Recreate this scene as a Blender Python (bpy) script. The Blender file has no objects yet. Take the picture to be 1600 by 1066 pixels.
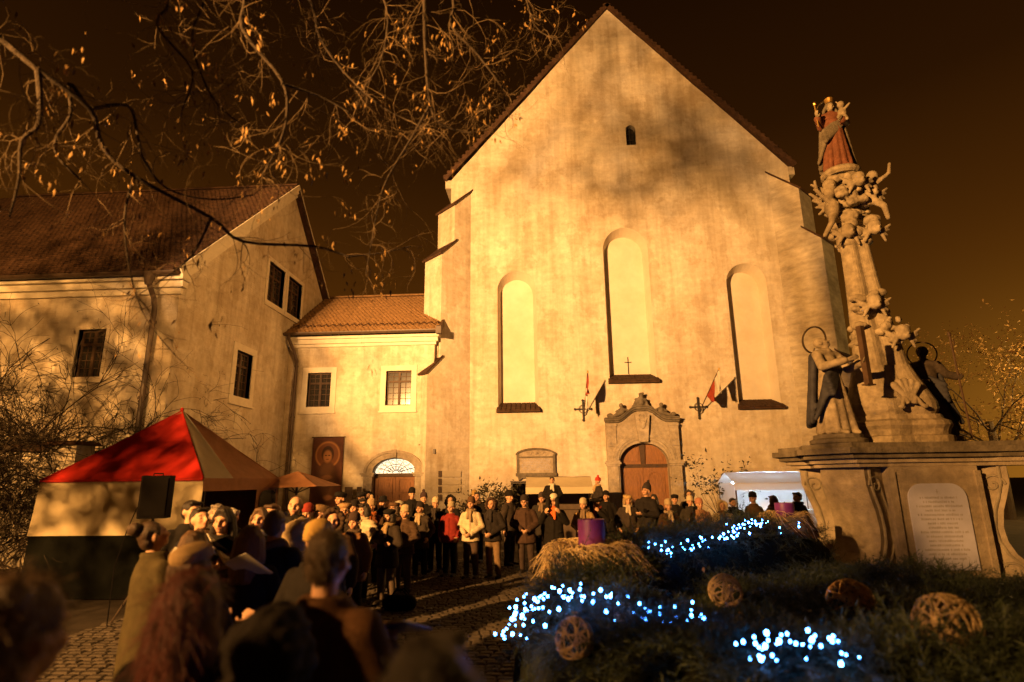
import bpy, bmesh, math, random
import numpy as np
from mathutils import Vector, Matrix, noise
random.seed(7)
rng = np.random.default_rng(11)
C = bpy.context.scene.collection
SC = bpy.context.scene
PI = math.pi

# ------------------------------------------------------------------ camera
F_PX, TH, PS, RO, EYE = 895.0, math.radians(13.6), math.radians(3.25), math.radians(-0.70), 1.95
def setup_camera():
    cam = bpy.data.cameras.new('camera')
    cam.sensor_width = 36.0
    cam.lens = F_PX / 1600 * 36
    cam.clip_start, cam.clip_end = 0.05, 2000
    cam.dof.use_dof = True
    cam.dof.focus_distance = 16.0
    cam.dof.aperture_fstop = .95
    o = bpy.data.objects.new('camera', cam); C.objects.link(o)
    r = Vector((math.cos(PS), math.sin(PS), 0)); fh = Vector((-math.sin(PS), math.cos(PS), 0)); z = Vector((0, 0, 1))
    up = -math.sin(TH) * fh + math.cos(TH) * z
    fw = math.cos(TH) * fh + math.sin(TH) * z
    r2 = math.cos(RO) * r + math.sin(RO) * up
    u2 = -math.sin(RO) * r + math.cos(RO) * up
    m = Matrix.Identity(4)
    for i in range(3):
        m[i][0], m[i][1], m[i][2] = r2[i], u2[i], -fw[i]
    m[2][3] = EYE
    o.matrix_world = m
    SC.camera = o
setup_camera()

# ------------------------------------------------------------------ sky (night, sodium sky glow)
W = bpy.data.worlds.new('World'); SC.world = W; W.use_nodes = True
def setup_world():
    nt = W.node_tree; nt.nodes.clear()
    out = nt.nodes.new('ShaderNodeOutputWorld'); bg = nt.nodes.new('ShaderNodeBackground')
    tc = nt.nodes.new('ShaderNodeTexCoord'); sx = nt.nodes.new('ShaderNodeSeparateXYZ')
    rp = nt.nodes.new('ShaderNodeValToRGB')
    nt.links.new(tc.outputs['Generated'], sx.inputs[0]); nt.links.new(sx.outputs['Z'], rp.inputs[0])
    dp = nt.nodes.new('ShaderNodeVectorMath'); dp.operation = 'DOT_PRODUCT'; dp.inputs[1].default_value = Vector((.66, .745, .02)).normalized()
    pw = nt.nodes.new('ShaderNodeMath'); pw.operation = 'POWER'; pw.use_clamp = True; pw.inputs[1].default_value = 70
    sc = nt.nodes.new('ShaderNodeMixRGB'); sc.blend_type = 'ADD'; gl = nt.nodes.new('ShaderNodeMixRGB'); gl.inputs[1].default_value = (0, 0, 0, 1); gl.inputs[2].default_value = (.19, .074, .006, 1)
    sc.inputs[0].default_value = 1
    nt.links.new(tc.outputs['Generated'], dp.inputs[0]); nt.links.new(dp.outputs['Value'], pw.inputs[0]); nt.links.new(pw.outputs[0], gl.inputs[0])
    nt.links.new(rp.outputs[0], sc.inputs[1]); nt.links.new(gl.outputs[0], sc.inputs[2]); nt.links.new(sc.outputs[0], bg.inputs[0]); nt.links.new(bg.outputs[0], out.inputs[0])
    e = rp.color_ramp.elements
    e[0].position = 0.0; e[0].color = (.120, .041, .0038, 1)
    e[1].position = 1.0; e[1].color = (.0025, .0010, .0002, 1)
    for p, c in ((.10, (.088, .030, .0028, 1)), (.30, (.064, .0195, .0017, 1)), (.52, (.022, .0066, .0007, 1)), (.75, (.0072, .0021, .0003, 1))):
        x = e.new(p); x.color = c
    bg.inputs[1].default_value = 1.0
setup_world()

# ------------------------------------------------------------------ floodlights
def spot(name, loc, aim, watts, col, half, blend, rad):
    l = bpy.data.lights.new(name, 'SPOT'); l.energy = watts; l.color = col
    l.spot_size = math.radians(half * 2); l.spot_blend = blend; l.shadow_soft_size = rad
    o = bpy.data.objects.new(name, l); C.objects.link(o); o.location = loc
    o.rotation_euler = (Vector(aim) - Vector(loc)).to_track_quat('-Z', 'Y').to_euler()
    return o
SODIUM = (1.0, .46, .115)
FL = Vector((-11.6, -6.0, 7.2))
spot('floodlight_beam', FL, (-1.5, 24, 13.0), 70000, SODIUM, 58, 1.0, .17)
spot('narrow_floodlight_beam', FL + Vector((.5, -.1, .1)), (-2.0, 24, 13.0), 70000, (1.0, .52, .19), 28, 1.0, .17)
FL2 = Vector((11.0, 1.0, 7.5))
spot('added_gable_beam', FL2, (-10.6, 20.0, 8.6), 16000, SODIUM, 17, .9, .3)  # unseen lamp, added to light the house gable

SC.view_settings.view_transform = 'Standard'
SC.view_settings.look = 'None'
SC.view_settings.exposure = 0.0
SC.view_settings.gamma = 1.0
SC.view_settings.use_curve_mapping = False
SC.cycles.use_denoising = True
SC.cycles.max_bounces = 6
SC.cycles.diffuse_bounces = 3
SC.cycles.glossy_bounces = 2
SC.cycles.transmission_bounces = 3
SC.cycles.transparent_max_bounces = 4
SC.cycles.caustics_reflective = False
SC.cycles.caustics_refractive = False
SC.cycles.sample_clamp_indirect = 4.0

# ------------------------------------------------------------------ materials
def mat(name, col, rough=.8, var=.2, scale=6.0, bump=0.0, bscale=40.0, spec=.3, metal=0.0, emit=None, estr=0.0, stretch=None, vcol=False, sheen=0.0, stain=0.0, weather=False):
    m = bpy.data.materials.new(name); m.use_nodes = True
    nt = m.node_tree; b = nt.nodes['Principled BSDF']
    b.inputs['Roughness'].default_value = rough
    b.inputs['Specular IOR Level'].default_value = spec
    b.inputs['Metallic'].default_value = metal
    if sheen: b.inputs['Sheen Weight'].default_value = sheen
    tc = nt.nodes.new('ShaderNodeTexCoord'); src = tc.outputs['Object']
    if stretch:
        mp = nt.nodes.new('ShaderNodeMapping'); mp.inputs['Scale'].default_value = stretch
        nt.links.new(src, mp.inputs[0]); src = mp.outputs[0]
    n = nt.nodes.new('ShaderNodeTexNoise'); n.inputs['Scale'].default_value = scale; n.inputs['Detail'].default_value = 6
    n.inputs['Roughness'].default_value = .62
    nt.links.new(src, n.inputs['Vector'])
    rp = nt.nodes.new('ShaderNodeValToRGB'); e = rp.color_ramp.elements
    e[0].position, e[1].position = .3, .7
    e[0].color = tuple(c * (1 - var) for c in col) + (1,); e[1].color = tuple(min(1, c * (1 + var)) for c in col) + (1,)
    nt.links.new(n.outputs['Fac'], rp.inputs[0]); outc = rp.outputs[0]
    if vcol:
        at = nt.nodes.new('ShaderNodeVertexColor'); at.layer_name = 'Col'
        mx = nt.nodes.new('ShaderNodeMixRGB'); mx.blend_type = 'MULTIPLY'; mx.inputs[0].default_value = 1
        nt.links.new(outc, mx.inputs[1]); nt.links.new(at.outputs[0], mx.inputs[2]); outc = mx.outputs[0]
    if stain:
        n3 = nt.nodes.new('ShaderNodeTexNoise'); n3.inputs['Scale'].default_value = .55; n3.inputs['Detail'].default_value = 8
        n3.inputs['Roughness'].default_value = .7
        nt.links.new(tc.outputs['Object'], n3.inputs['Vector'])
        r3 = nt.nodes.new('ShaderNodeValToRGB'); e3 = r3.color_ramp.elements
        e3[0].position, e3[1].position = .36, .62
        e3[0].color = (1 - stain, (1 - stain) * .95, (1 - stain) * .88, 1); e3[1].color = (1, 1, 1, 1)
        nt.links.new(n3.outputs['Fac'], r3.inputs[0])
        m3 = nt.nodes.new('ShaderNodeMixRGB'); m3.blend_type = 'MULTIPLY'; m3.inputs[0].default_value = 1
        nt.links.new(outc, m3.inputs[1]); nt.links.new(r3.outputs[0], m3.inputs[2]); outc = m3.outputs[0]
    if weather:   # run-off streaks and old repair patches of the plaster
        for sc_, st_, lo, hi, dk in ((1.0, (2.6, 2.6, .16), .44, .66, .80), (.9, (1, 1, .8), .50, .535, .88), (5.0, (1, 1, 1), .40, .60, .90)):
            mp2 = nt.nodes.new('ShaderNodeMapping'); mp2.inputs['Scale'].default_value = st_; nt.links.new(tc.outputs['Object'], mp2.inputs[0])
            n4 = nt.nodes.new('ShaderNodeTexNoise'); n4.inputs['Scale'].default_value = sc_; n4.inputs['Detail'].default_value = 7; n4.inputs['Roughness'].default_value = .65; nt.links.new(mp2.outputs[0], n4.inputs['Vector'])
            r4 = nt.nodes.new('ShaderNodeValToRGB'); e4 = r4.color_ramp.elements; e4[0].position, e4[1].position = lo, hi; e4[0].color = (1, 1, 1, 1); e4[1].color = (dk, dk * .97, dk * .93, 1); nt.links.new(n4.outputs['Fac'], r4.inputs[0])
            m4 = nt.nodes.new('ShaderNodeMixRGB'); m4.blend_type = 'MULTIPLY'; m4.inputs[0].default_value = 1; nt.links.new(outc, m4.inputs[1]); nt.links.new(r4.outputs[0], m4.inputs[2]); outc = m4.outputs[0]
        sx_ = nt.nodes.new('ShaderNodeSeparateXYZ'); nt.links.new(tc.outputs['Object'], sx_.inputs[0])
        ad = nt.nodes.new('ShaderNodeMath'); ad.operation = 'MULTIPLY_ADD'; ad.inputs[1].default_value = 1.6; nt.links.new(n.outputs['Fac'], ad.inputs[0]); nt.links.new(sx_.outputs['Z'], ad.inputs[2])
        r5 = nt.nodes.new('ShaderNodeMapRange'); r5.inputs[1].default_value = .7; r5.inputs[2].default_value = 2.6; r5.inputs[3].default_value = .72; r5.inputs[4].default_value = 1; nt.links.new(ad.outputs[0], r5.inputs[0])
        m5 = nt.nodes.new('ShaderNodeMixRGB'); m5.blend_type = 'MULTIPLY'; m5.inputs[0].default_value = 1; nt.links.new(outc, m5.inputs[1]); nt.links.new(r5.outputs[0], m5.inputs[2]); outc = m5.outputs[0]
    nt.links.new(outc, b.inputs['Base Color'])
    if bump:
        n2 = nt.nodes.new('ShaderNodeTexNoise'); n2.inputs['Scale'].default_value = bscale; n2.inputs['Detail'].default_value = 4
        nt.links.new(src, n2.inputs['Vector'])
        bp = nt.nodes.new('ShaderNodeBump'); bp.inputs['Strength'].default_value = bump; bp.inputs['Distance'].default_value = .02
        nt.links.new(n2.outputs['Fac'], bp.inputs['Height'])
        if weather:
            s6 = nt.nodes.new('ShaderNodeSeparateXYZ'); nt.links.new(tc.outputs['Object'], s6.inputs[0]); a6 = nt.nodes.new('ShaderNodeMath'); nt.links.new(s6.outputs['X'], a6.inputs[0]); nt.links.new(s6.outputs['Y'], a6.inputs[1])
            c6 = nt.nodes.new('ShaderNodeCombineXYZ'); nt.links.new(a6.outputs[0], c6.inputs['X']); nt.links.new(s6.outputs['Z'], c6.inputs['Y'])
            bk = nt.nodes.new('ShaderNodeTexBrick'); bk.inputs['Scale'].default_value = 1; bk.inputs['Brick Width'].default_value = .42; bk.inputs['Row Height'].default_value = .16; bk.inputs['Mortar Size'].default_value = .02; bk.inputs['Mortar Smooth'].default_value = 1; nt.links.new(c6.outputs[0], bk.inputs['Vector'])
            b6 = nt.nodes.new('ShaderNodeBump'); b6.inputs['Strength'].default_value = .35; b6.inputs['Distance'].default_value = .012; b6.invert = True; nt.links.new(bk.outputs['Fac'], b6.inputs['Height']); nt.links.new(b6.outputs[0], bp.inputs['Normal'])
        nt.links.new(n2.outputs['Fac'], bp.inputs['Height']); nt.links.new(bp.outputs[0], b.inputs['Normal'])
    if emit:
        b.inputs['Emission Color'].default_value = emit + (1,); b.inputs['Emission Strength'].default_value = estr
    return m
M = {}
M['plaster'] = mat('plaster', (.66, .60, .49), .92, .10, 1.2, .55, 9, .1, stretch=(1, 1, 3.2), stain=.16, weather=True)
M['plaster_clean'] = mat('plaster_clean', (.62, .56, .455), .92, .06, 1.5, .3, 12, .1, stain=.1)
M['plaster_rough'] = mat('plaster_rough', (.50, .44, .34), .95, .25, 2.0, 1.0, 7, .1, stretch=(1, 1, 3.0), stain=.35)
M['trim'] = mat('trim', (.66, .60, .48), .9, .08, 3, .2, 30, .1)
M['stone'] = mat('stone', (.34, .30, .23), .9, .28, 5, .5, 30, .15, stain=.3)
M['stone_dark'] = mat('stone_dark', (.17, .145, .11), .92, .35, 6, .6, 25, .15, stain=.4)
M['sandstone'] = mat('sandstone', (.40, .34, .26), .9, .25, 7, .5, 40, .15, stain=.35)
M['statue'] = mat('statue_stone', (.37, .31, .22), .85, .35, 9, .5, 40, .2, stain=.45)
M['tile'] = mat('roof_tile', (.20, .115, .05), .85, .4, 9, .4, 50, .2)
M['tile_old'] = mat('old_roof_tile', (.052, .027, .015), .88, .5, 5, .4, 50, .2)
M['wood'] = mat('door_wood', (.24, .11, .045), .6, .3, 5, .3, 60, .3, stretch=(6, 6, 1))
M['wood_dark'] = mat('window_wood', (.07, .04, .022), .6, .3, 8, .2, 60, .3)
M['glass'] = mat('window_glass', (.02, .018, .016), .12, .2, 3, 0, 1, .8)
M['metal'] = mat('dark_metal', (.05, .035, .025), .5, .3, 10, .2, 50, .4)
M['iron'] = mat('wrought_iron', (.02, .016, .013), .55, .3, 10, .2, 50, .4)
M['gutter'] = mat('gutter_metal', (.07, .045, .03), .5, .3, 6, .1, 30, .4)
M['fanlight'] = mat('fanlight_glow', (.7, .7, .65), .5, .1, 4, emit=(1.0, .88, .62), estr=1.1)
M['asphalt'] = mat('square_paving', (.045, .036, .029), .9, .35, 3, .6, 60, .2, stain=.3)
M['cobble'] = mat('cobble_stone', (.062, .050, .040), .8, .4, 3, .5, 60, .3)
M['red'] = mat('red_canvas', (.40, .018, .010), .75, .1, 4, .35, 7, .2)
M['canvas'] = mat('cream_canvas', (.52, .44, .29), .75, .08, 3, .35, 6, .2)
M['stripe'] = mat('tan_canvas', (.42, .20, .095), .75, .15, 4, .35, 7, .2)
M['green'] = mat('dark_tarp_shade', (.003, .0036, .0025), .85, .2, 4, .3, 9, .1)  # near-black: darkness under the tent wall is put into the colour
M['black'] = mat('black_plastic', (.006, .005, .005), .7, .2, 10, .2, 80, .04)
M['grille'] = mat('speaker_grille', (.006, .005, .0045), .75, .3, 90, .5, 200, .05)
M['white_canvas'] = mat('white_canvas', (.75, .75, .74), .7, .06, 4, .3, 8, .2)
def translucent(m, f):
    nt = m.node_tree; b = nt.nodes['Principled BSDF']; out = nt.nodes['Material Output']; tl = nt.nodes.new('ShaderNodeBsdfTranslucent'); tl.inputs[0].default_value = (.8, .8, .8, 1); mx = nt.nodes.new('ShaderNodeMixShader'); mx.inputs[0].default_value = f
    nt.links.new(b.outputs[0], mx.inputs[1]); nt.links.new(tl.outputs[0], mx.inputs[2]); nt.links.new(mx.outputs[0], out.inputs[0])
translucent(M['white_canvas'], .65)
M['cold_tube'] = mat('cold_tube', (.8, .8, .8), .4, 0, 1, emit=(.62, .82, 1.0), estr=280)
M['led'] = mat('cold_led', (.8, .9, 1), .4, 0, 1, emit=(.055, .27, 1.0), estr=66)
M['flame'] = mat('tealight_glow', (.9, .8, .6), .4, 0, 1, emit=(1, .7, .4), estr=14)
M['needle'] = mat('spruce_needle', (.042, .058, .030), .55, .5, 3, 0, 1, .35)
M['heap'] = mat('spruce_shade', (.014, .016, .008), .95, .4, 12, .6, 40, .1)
M['straw'] = mat('straw', (.62, .47, .25), .8, .3, 12, 0, 1, .2)
M['vine'] = mat('dry_vine', (.12, .060, .030), .8, .4, 14, 0, 1, .25)
M['wicker'] = mat('wicker', (.46, .34, .19), .75, .3, 30, 0, 1, .25)
M['purple'] = mat('purple_wax', (.16, .03, .20), .45, .15, 9, .1, 20, .4)
M['bark'] = mat('bark', (.05, .038, .028), .9, .4, 20, .6, 60, .15)
M['twig'] = mat('twig_bark', (.13, .092, .054), .85, .35, 20, 0, 1, .2)
M['leaf'] = mat('dry_leaf', (.24, .145, .052), .7, .4, 30, 0, 1, .25)
M['bush'] = mat('bush_leaf', (.035, .030, .014), .7, .4, 20, 0, 1, .25)
M['tablet'] = mat('lilac_lit_marble', (.48, .49, .66), .5, .08, 6, .1, 40, .35)  # lilac cast of coloured light put into the marble's colour
M['letter'] = mat('incised_letter', (.33, .32, .37), .8, .2, 20)
M['shaded_stone'] = mat('shaded_saint_stone', (.055, .042, .032), .9, .4, 9, .5, 40, .15)  # column's shadow on the right saint, put into the stone colour
M['gold'] = mat('gilded_metal', (.55, .34, .10), .35, .2, 20, 0, 1, .5, metal=.8)
M['halo'] = mat('halo_metal', (.10, .07, .04), .45, .2, 20, 0, 1, .5, metal=.5)
M['red_paint'] = mat('statue_red', (.16, .062, .034), .7, .35, 9, .4, 40, .25)
M['blue_paint'] = mat('statue_dark_blue', (.035, .035, .045), .7, .35, 9, .4, 40, .25)
M['flag_red'] = mat('flag_red', (.28, .04, .02), .8, .2, 6)
M['flag_white'] = mat('flag_white', (.55, .50, .42), .8, .1, 6)
M['paper'] = mat('paper', (.72, .68, .58), .8, .05, 6)
M['folder_blue'] = mat('folder_blue', (.03, .06, .34), .5, .1, 6)
M['skin'] = mat('skin', (.52, .31, .20), .55, .08, 20, .1, 120, .35, vcol=True)
M['board'] = mat('sign_board', (.50, .43, .31), .7, .08, 3)
M['board_dark'] = mat('sign_dark', (.10, .07, .05), .7, .2, 8)
_cl = {}
def cloth(r, g, b, rough=.88):
    k = (r, g, b, rough)
    if k not in _cl: _cl[k] = mat('cloth', (r, g, b), rough, .22, 14, .5, 130, .2)
    return _cl[k]
_hr = {}
def hairm(r, g, b):
    k = (r, g, b)
    if k not in _hr: _hr[k] = mat('hair', (r, g, b), .5, .45, 30, .5, 90, .45, stretch=(3, 3, .5))
    return _hr[k]

# ------------------------------------------------------------------ mesh building
class MB:
    def __init__(s): s.v = []; s.f = []
    def add(s, vs, fs):
        o = len(s.v); s.v.extend([tuple(map(float, v)) for v in vs]); s.f.extend([tuple(i + o for i in f) for f in fs]); return s
    def box(s, a, b):
        x0, y0, z0 = (min(a[i], b[i]) for i in range(3)); x1, y1, z1 = (max(a[i], b[i]) for i in range(3))
        return s.add([(x0, y0, z0), (x1, y0, z0), (x1, y1, z0), (x0, y1, z0), (x0, y0, z1), (x1, y0, z1), (x1, y1, z1), (x0, y1, z1)],
                     [(3, 2, 1, 0), (4, 5, 6, 7), (0, 1, 5, 4), (1, 2, 6, 5), (2, 3, 7, 6), (3, 0, 4, 7)])
    def hexa(s, p):   # 8 points: bottom loop, top loop
        return s.add(p, [(3, 2, 1, 0), (4, 5, 6, 7), (0, 1, 5, 4), (1, 2, 6, 5), (2, 3, 7, 6), (3, 0, 4, 7)])
    def prism(s, poly, ax, a, b):   # 2D poly extruded along axis ax between a and b ('x': poly=(y,z), 'y': (x,z), 'z': (x,y))
        def P(p, t):
            return (t, p[0], p[1]) if ax == 'x' else ((p[0], t, p[1]) if ax == 'y' else (p[0], p[1], t))
        n = len(poly)
        vs = [P(p, a) for p in poly] + [P(p, b) for p in poly]
        fs = [tuple(range(n - 1, -1, -1)), tuple(range(n, 2 * n))] + [(i, (i + 1) % n, n + (i + 1) % n, n + i) for i in range(n)]
        return s.add(vs, fs)
    def band(s, inner, outer, y0, y1, closed=False):   # moulding between two (x,z) polylines, from y0 to y1
        n = len(inner); vs = []
        for p, q in zip(inner, outer): vs += [(p[0], y0, p[1]), (q[0], y0, q[1]), (q[0], y1, q[1]), (p[0], y1, p[1])]
        fs = []
        rngi = range(n) if closed else range(n - 1)
        for i in rngi:
            a = 4 * i; b = 4 * ((i + 1) % n)
            for k in range(4): fs.append((a + k, a + (k + 1) % 4, b + (k + 1) % 4, b + k))
        if not closed: fs += [(3, 2, 1, 0), tuple(4 * (n - 1) + k for k in range(4))]
        return s.add(vs, fs)
    def tube(s, pts, rad, n=6, cap=True):
        pts = [Vector(p) for p in pts]; m = len(pts)
        if not hasattr(rad, '__len__'): rad = [rad] * m
        vs = []; ref = None
        for i, p in enumerate(pts):
            t = (pts[min(i + 1, m - 1)] - pts[max(i - 1, 0)])
            if t.length < 1e-9: t = Vector((0, 0, 1))
            t.normalize()
            if ref is None:
                ref = t.cross(Vector((0, 0, 1)) if abs(t.z) < .9 else Vector((1, 0, 0))).normalized()
            else:
                ref = (ref - t * ref.dot(t))
                ref = ref.normalized() if ref.length > 1e-6 else t.orthogonal().normalized()
            bi = t.cross(ref)
            for k in range(n):
                a = 2 * PI * k / n; vs.append(p + (ref * math.cos(a) + bi * math.sin(a)) * rad[i])
        fs = [(i * n + k, i * n + (k + 1) % n, (i + 1) * n + (k + 1) % n, (i + 1) * n + k) for i in range(m - 1) for k in range(n)]
        if cap: fs += [tuple(range(n - 1, -1, -1)), tuple((m - 1) * n + k for k in range(n))]
        return s.add(vs, fs)
    def lathe(s, prof, n=24, c=(0, 0, 0), sx=1, sy=1):
        vs = []; m = len(prof)
        for r, z in prof:
            for k in range(n):
                a = 2 * PI * k / n; vs.append((c[0] + r * sx * math.cos(a), c[1] + r * sy * math.sin(a), c[2] + z))
        fs = [(i * n + k, i * n + (k + 1) % n, (i + 1) * n + (k + 1) % n, (i + 1) * n + k) for i in range(m - 1) for k in range(n)]
        fs += [tuple(range(n - 1, -1, -1)), tuple((m - 1) * n + k for k in range(n))]
        return s.add(vs, fs)
    def cap(s, a, ra, b, rb, n=10):
        a = Vector(a); b = Vector(b); d = (b - a); L = d.length
        d = d / L if L > 1e-7 else Vector((0, 0, 1))
        pts = []; rr = []
        for k in range(4):
            t = PI / 2 * (k + .25) / 4.25 if k == 0 else PI / 2 * k / 4; pts.append(a - d * ra * math.cos(t)); rr.append(ra * math.sin(t))
        pts += [a, b]; rr += [ra, rb]
        for k in range(3, -1, -1):
            t = PI / 2 * (k + .25) / 4.25 if k == 0 else PI / 2 * k / 4; pts.append(b + d * rb * math.cos(t)); rr.append(rb * math.sin(t))
        return s.tube(pts, rr, n)
    def ell(s, c, r, n=14, rot=None):
        prof = [(math.sin(PI * (i + .15) / (n / 2 + .3)), -math.cos(PI * (i + .15) / (n / 2 + .3))) for i in range(n // 2 + 1)]
        t = MB().lathe(prof, n)
        vs = [Vector((x * r[0], y * r[1], z * r[2])) for x, y, z in t.v]
        if rot is not None: vs = [rot @ v for v in vs]
        return s.add([(v[0] + c[0], v[1] + c[1], v[2] + c[2]) for v in vs], t.f)
    def xf(s, m):
        s.v = [tuple(m @ Vector(v)) for v in s.v]; return s
    def mesh(s, name='mesh', smooth=False):
        me = bpy.data.meshes.new(name); me.from_pydata(s.v, [], s.f); me.update()
        bm = bmesh.new(); bm.from_mesh(me); bmesh.ops.recalc_face_normals(bm, faces=bm.faces); bm.to_mesh(me); bm.free()
        if smooth:
            me.polygons.foreach_set('use_smooth', np.ones(len(me.polygons), bool))
            try: me.set_sharp_from_angle(angle=math.radians(42))
            except Exception: pass
        return me
def npmesh(name, verts, tris, smooth=False):
    me = bpy.data.meshes.new(name); nv, nf = len(verts), len(tris); k = tris.shape[1]
    me.vertices.add(nv); me.vertices.foreach_set('co', verts.astype(np.float32).ravel())
    me.loops.add(nf * k); me.loops.foreach_set('vertex_index', tris.astype(np.int32).ravel())
    me.polygons.add(nf); me.polygons.foreach_set('loop_start', np.arange(0, nf * k, k, dtype=np.int32))
    me.polygons.foreach_set('loop_total', np.full(nf, k, np.int32))
    me.update(calc_edges=True); me.validate()
    if smooth: me.polygons.foreach_set('use_smooth', np.ones(nf, bool))
    return me

def thing(name, label, cat, loc=(0, 0, 0), group=None):
    o = bpy.data.objects.new(name, None); C.objects.link(o); o.location = loc; o.empty_display_size = .2
    o['label'] = label; o['category'] = cat; o['kind'] = 'thing'
    if group: o['group'] = group
    return o
def obj(name, me, m, parent=None, smooth=False, world=True):
    if isinstance(me, MB): me = me.mesh(name, smooth)
    o = bpy.data.objects.new(name, me); C.objects.link(o)
    if m is not None:
        if not me.materials: me.materials.append(m)
        if me.materials[0] != m:
            o.material_slots[0].link = 'OBJECT'; o.material_slots[0].material = m
    if parent is not None:
        o.parent = parent
        if world and parent.type == 'EMPTY': o.matrix_parent_inverse = Matrix.Translation(parent.location).inverted()
    return o
def tag(o, label, cat, group=None):
    o['label'] = label; o['category'] = cat; o['kind'] = 'thing'
    if group: o['group'] = group
    return o
def struct(o): o['kind'] = 'structure'; return o
def stuff(o): o['kind'] = 'stuff'; return o

def remesh(mb, vox, smooth=3, name='body'):
    me = mb.mesh(name); o = bpy.data.objects.new('tmp', me); C.objects.link(o)
    r = o.modifiers.new('r', 'REMESH'); r.mode = 'VOXEL'; r.voxel_size = vox; r.use_smooth_shade = True
    if smooth:
        s = o.modifiers.new('s', 'SMOOTH'); s.iterations = smooth; s.factor = .5
    dg = bpy.context.evaluated_depsgraph_get(); dg.update()
    res = bpy.data.meshes.new_from_object(o.evaluated_get(dg)); res.name = name
    bpy.data.objects.remove(o); bpy.data.meshes.remove(me)
    return res
def co(me):
    a = np.empty(len(me.vertices) * 3, np.float32); me.vertices.foreach_get('co', a); return a.reshape(-1, 3)
def nrm(me):
    a = np.empty(len(me.vertices) * 3, np.float32); me.vertices.foreach_get('normal', a); return a.reshape(-1, 3)
def setco(me, a): me.vertices.foreach_set('co', a.astype(np.float32).ravel()); me.update()
def wob(p, freq, seed, oct=3):   # smooth pseudo noise in -1..1, vectorised
    r = np.random.default_rng(seed); out = np.zeros(len(p)); amp = 1; tot = 0
    f = np.array(freq, float)
    for o in range(oct):
        for k in range(4):
            d = r.normal(size=3) * f; out += amp * np.sin(p @ d + r.uniform(0, 6.28)) / 4
        tot += amp * .6; amp *= .55; f = f * 1.9
    return out / tot
def fold(me, amp, freq, seed):
    p = co(me); n = nrm(me); setco(me, p + n * (amp * wob(p, freq, seed))[:, None])

def plate(name, outline, holes, y0, y1):   # (x,z) polygon with holes, given thickness
    cu = bpy.data.curves.new('c', 'CURVE'); cu.dimensions = '2D'; cu.fill_mode = 'BOTH'
    for pl in [outline] + holes:
        sp = cu.splines.new('POLY'); sp.points.add(len(pl) - 1); sp.use_cyclic_u = True
        for i, (x, z) in enumerate(pl): sp.points[i].co = (x, z, 0, 1)
    o = bpy.data.objects.new('tmp', cu); C.objects.link(o)
    dg = bpy.context.evaluated_depsgraph_get(); dg.update()
    me = bpy.data.meshes.new_from_object(o.evaluated_get(dg))
    bpy.data.objects.remove(o); bpy.data.curves.remove(cu)
    bm = bmesh.new(); bm.from_mesh(me)
    bmesh.ops.remove_doubles(bm, verts=bm.verts, dist=1e-5)
    for v in bm.verts: v.co = Vector((v.co.x, y0, v.co.y))
    g = bmesh.ops.extrude_face_region(bm, geom=list(bm.faces))
    for v in [q for q in g['geom'] if isinstance(q, bmesh.types.BMVert)]: v.co.y = y1
    bmesh.ops.recalc_face_normals(bm, faces=bm.faces)
    bm.to_mesh(me); bm.free(); me.name = name
    return me
def arch(x0, x1, z0, zs, rise, n=16):   # opening outline: jambs to springing zs, then an arch
    cx, hw = (x0 + x1) / 2, (x1 - x0) / 2
    pts = [(x0, z0), (x1, z0)]
    pts += [(cx + hw * math.cos(PI * i / n), zs + rise * math.sin(PI * i / n)) for i in range(n + 1)]
    return pts
def arcline(cx, hw, zs, rise, n=18, a0=0, a1=PI):
    return [(cx + hw * math.cos(a0 + (a1 - a0) * i / n), zs + rise * math.sin(a0 + (a1 - a0) * i / n)) for i in range(n + 1)]
def rect(x0, x1, z0, z1): return [(x0, z0), (x1, z0), (x1, z1), (x0, z1)]

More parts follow.
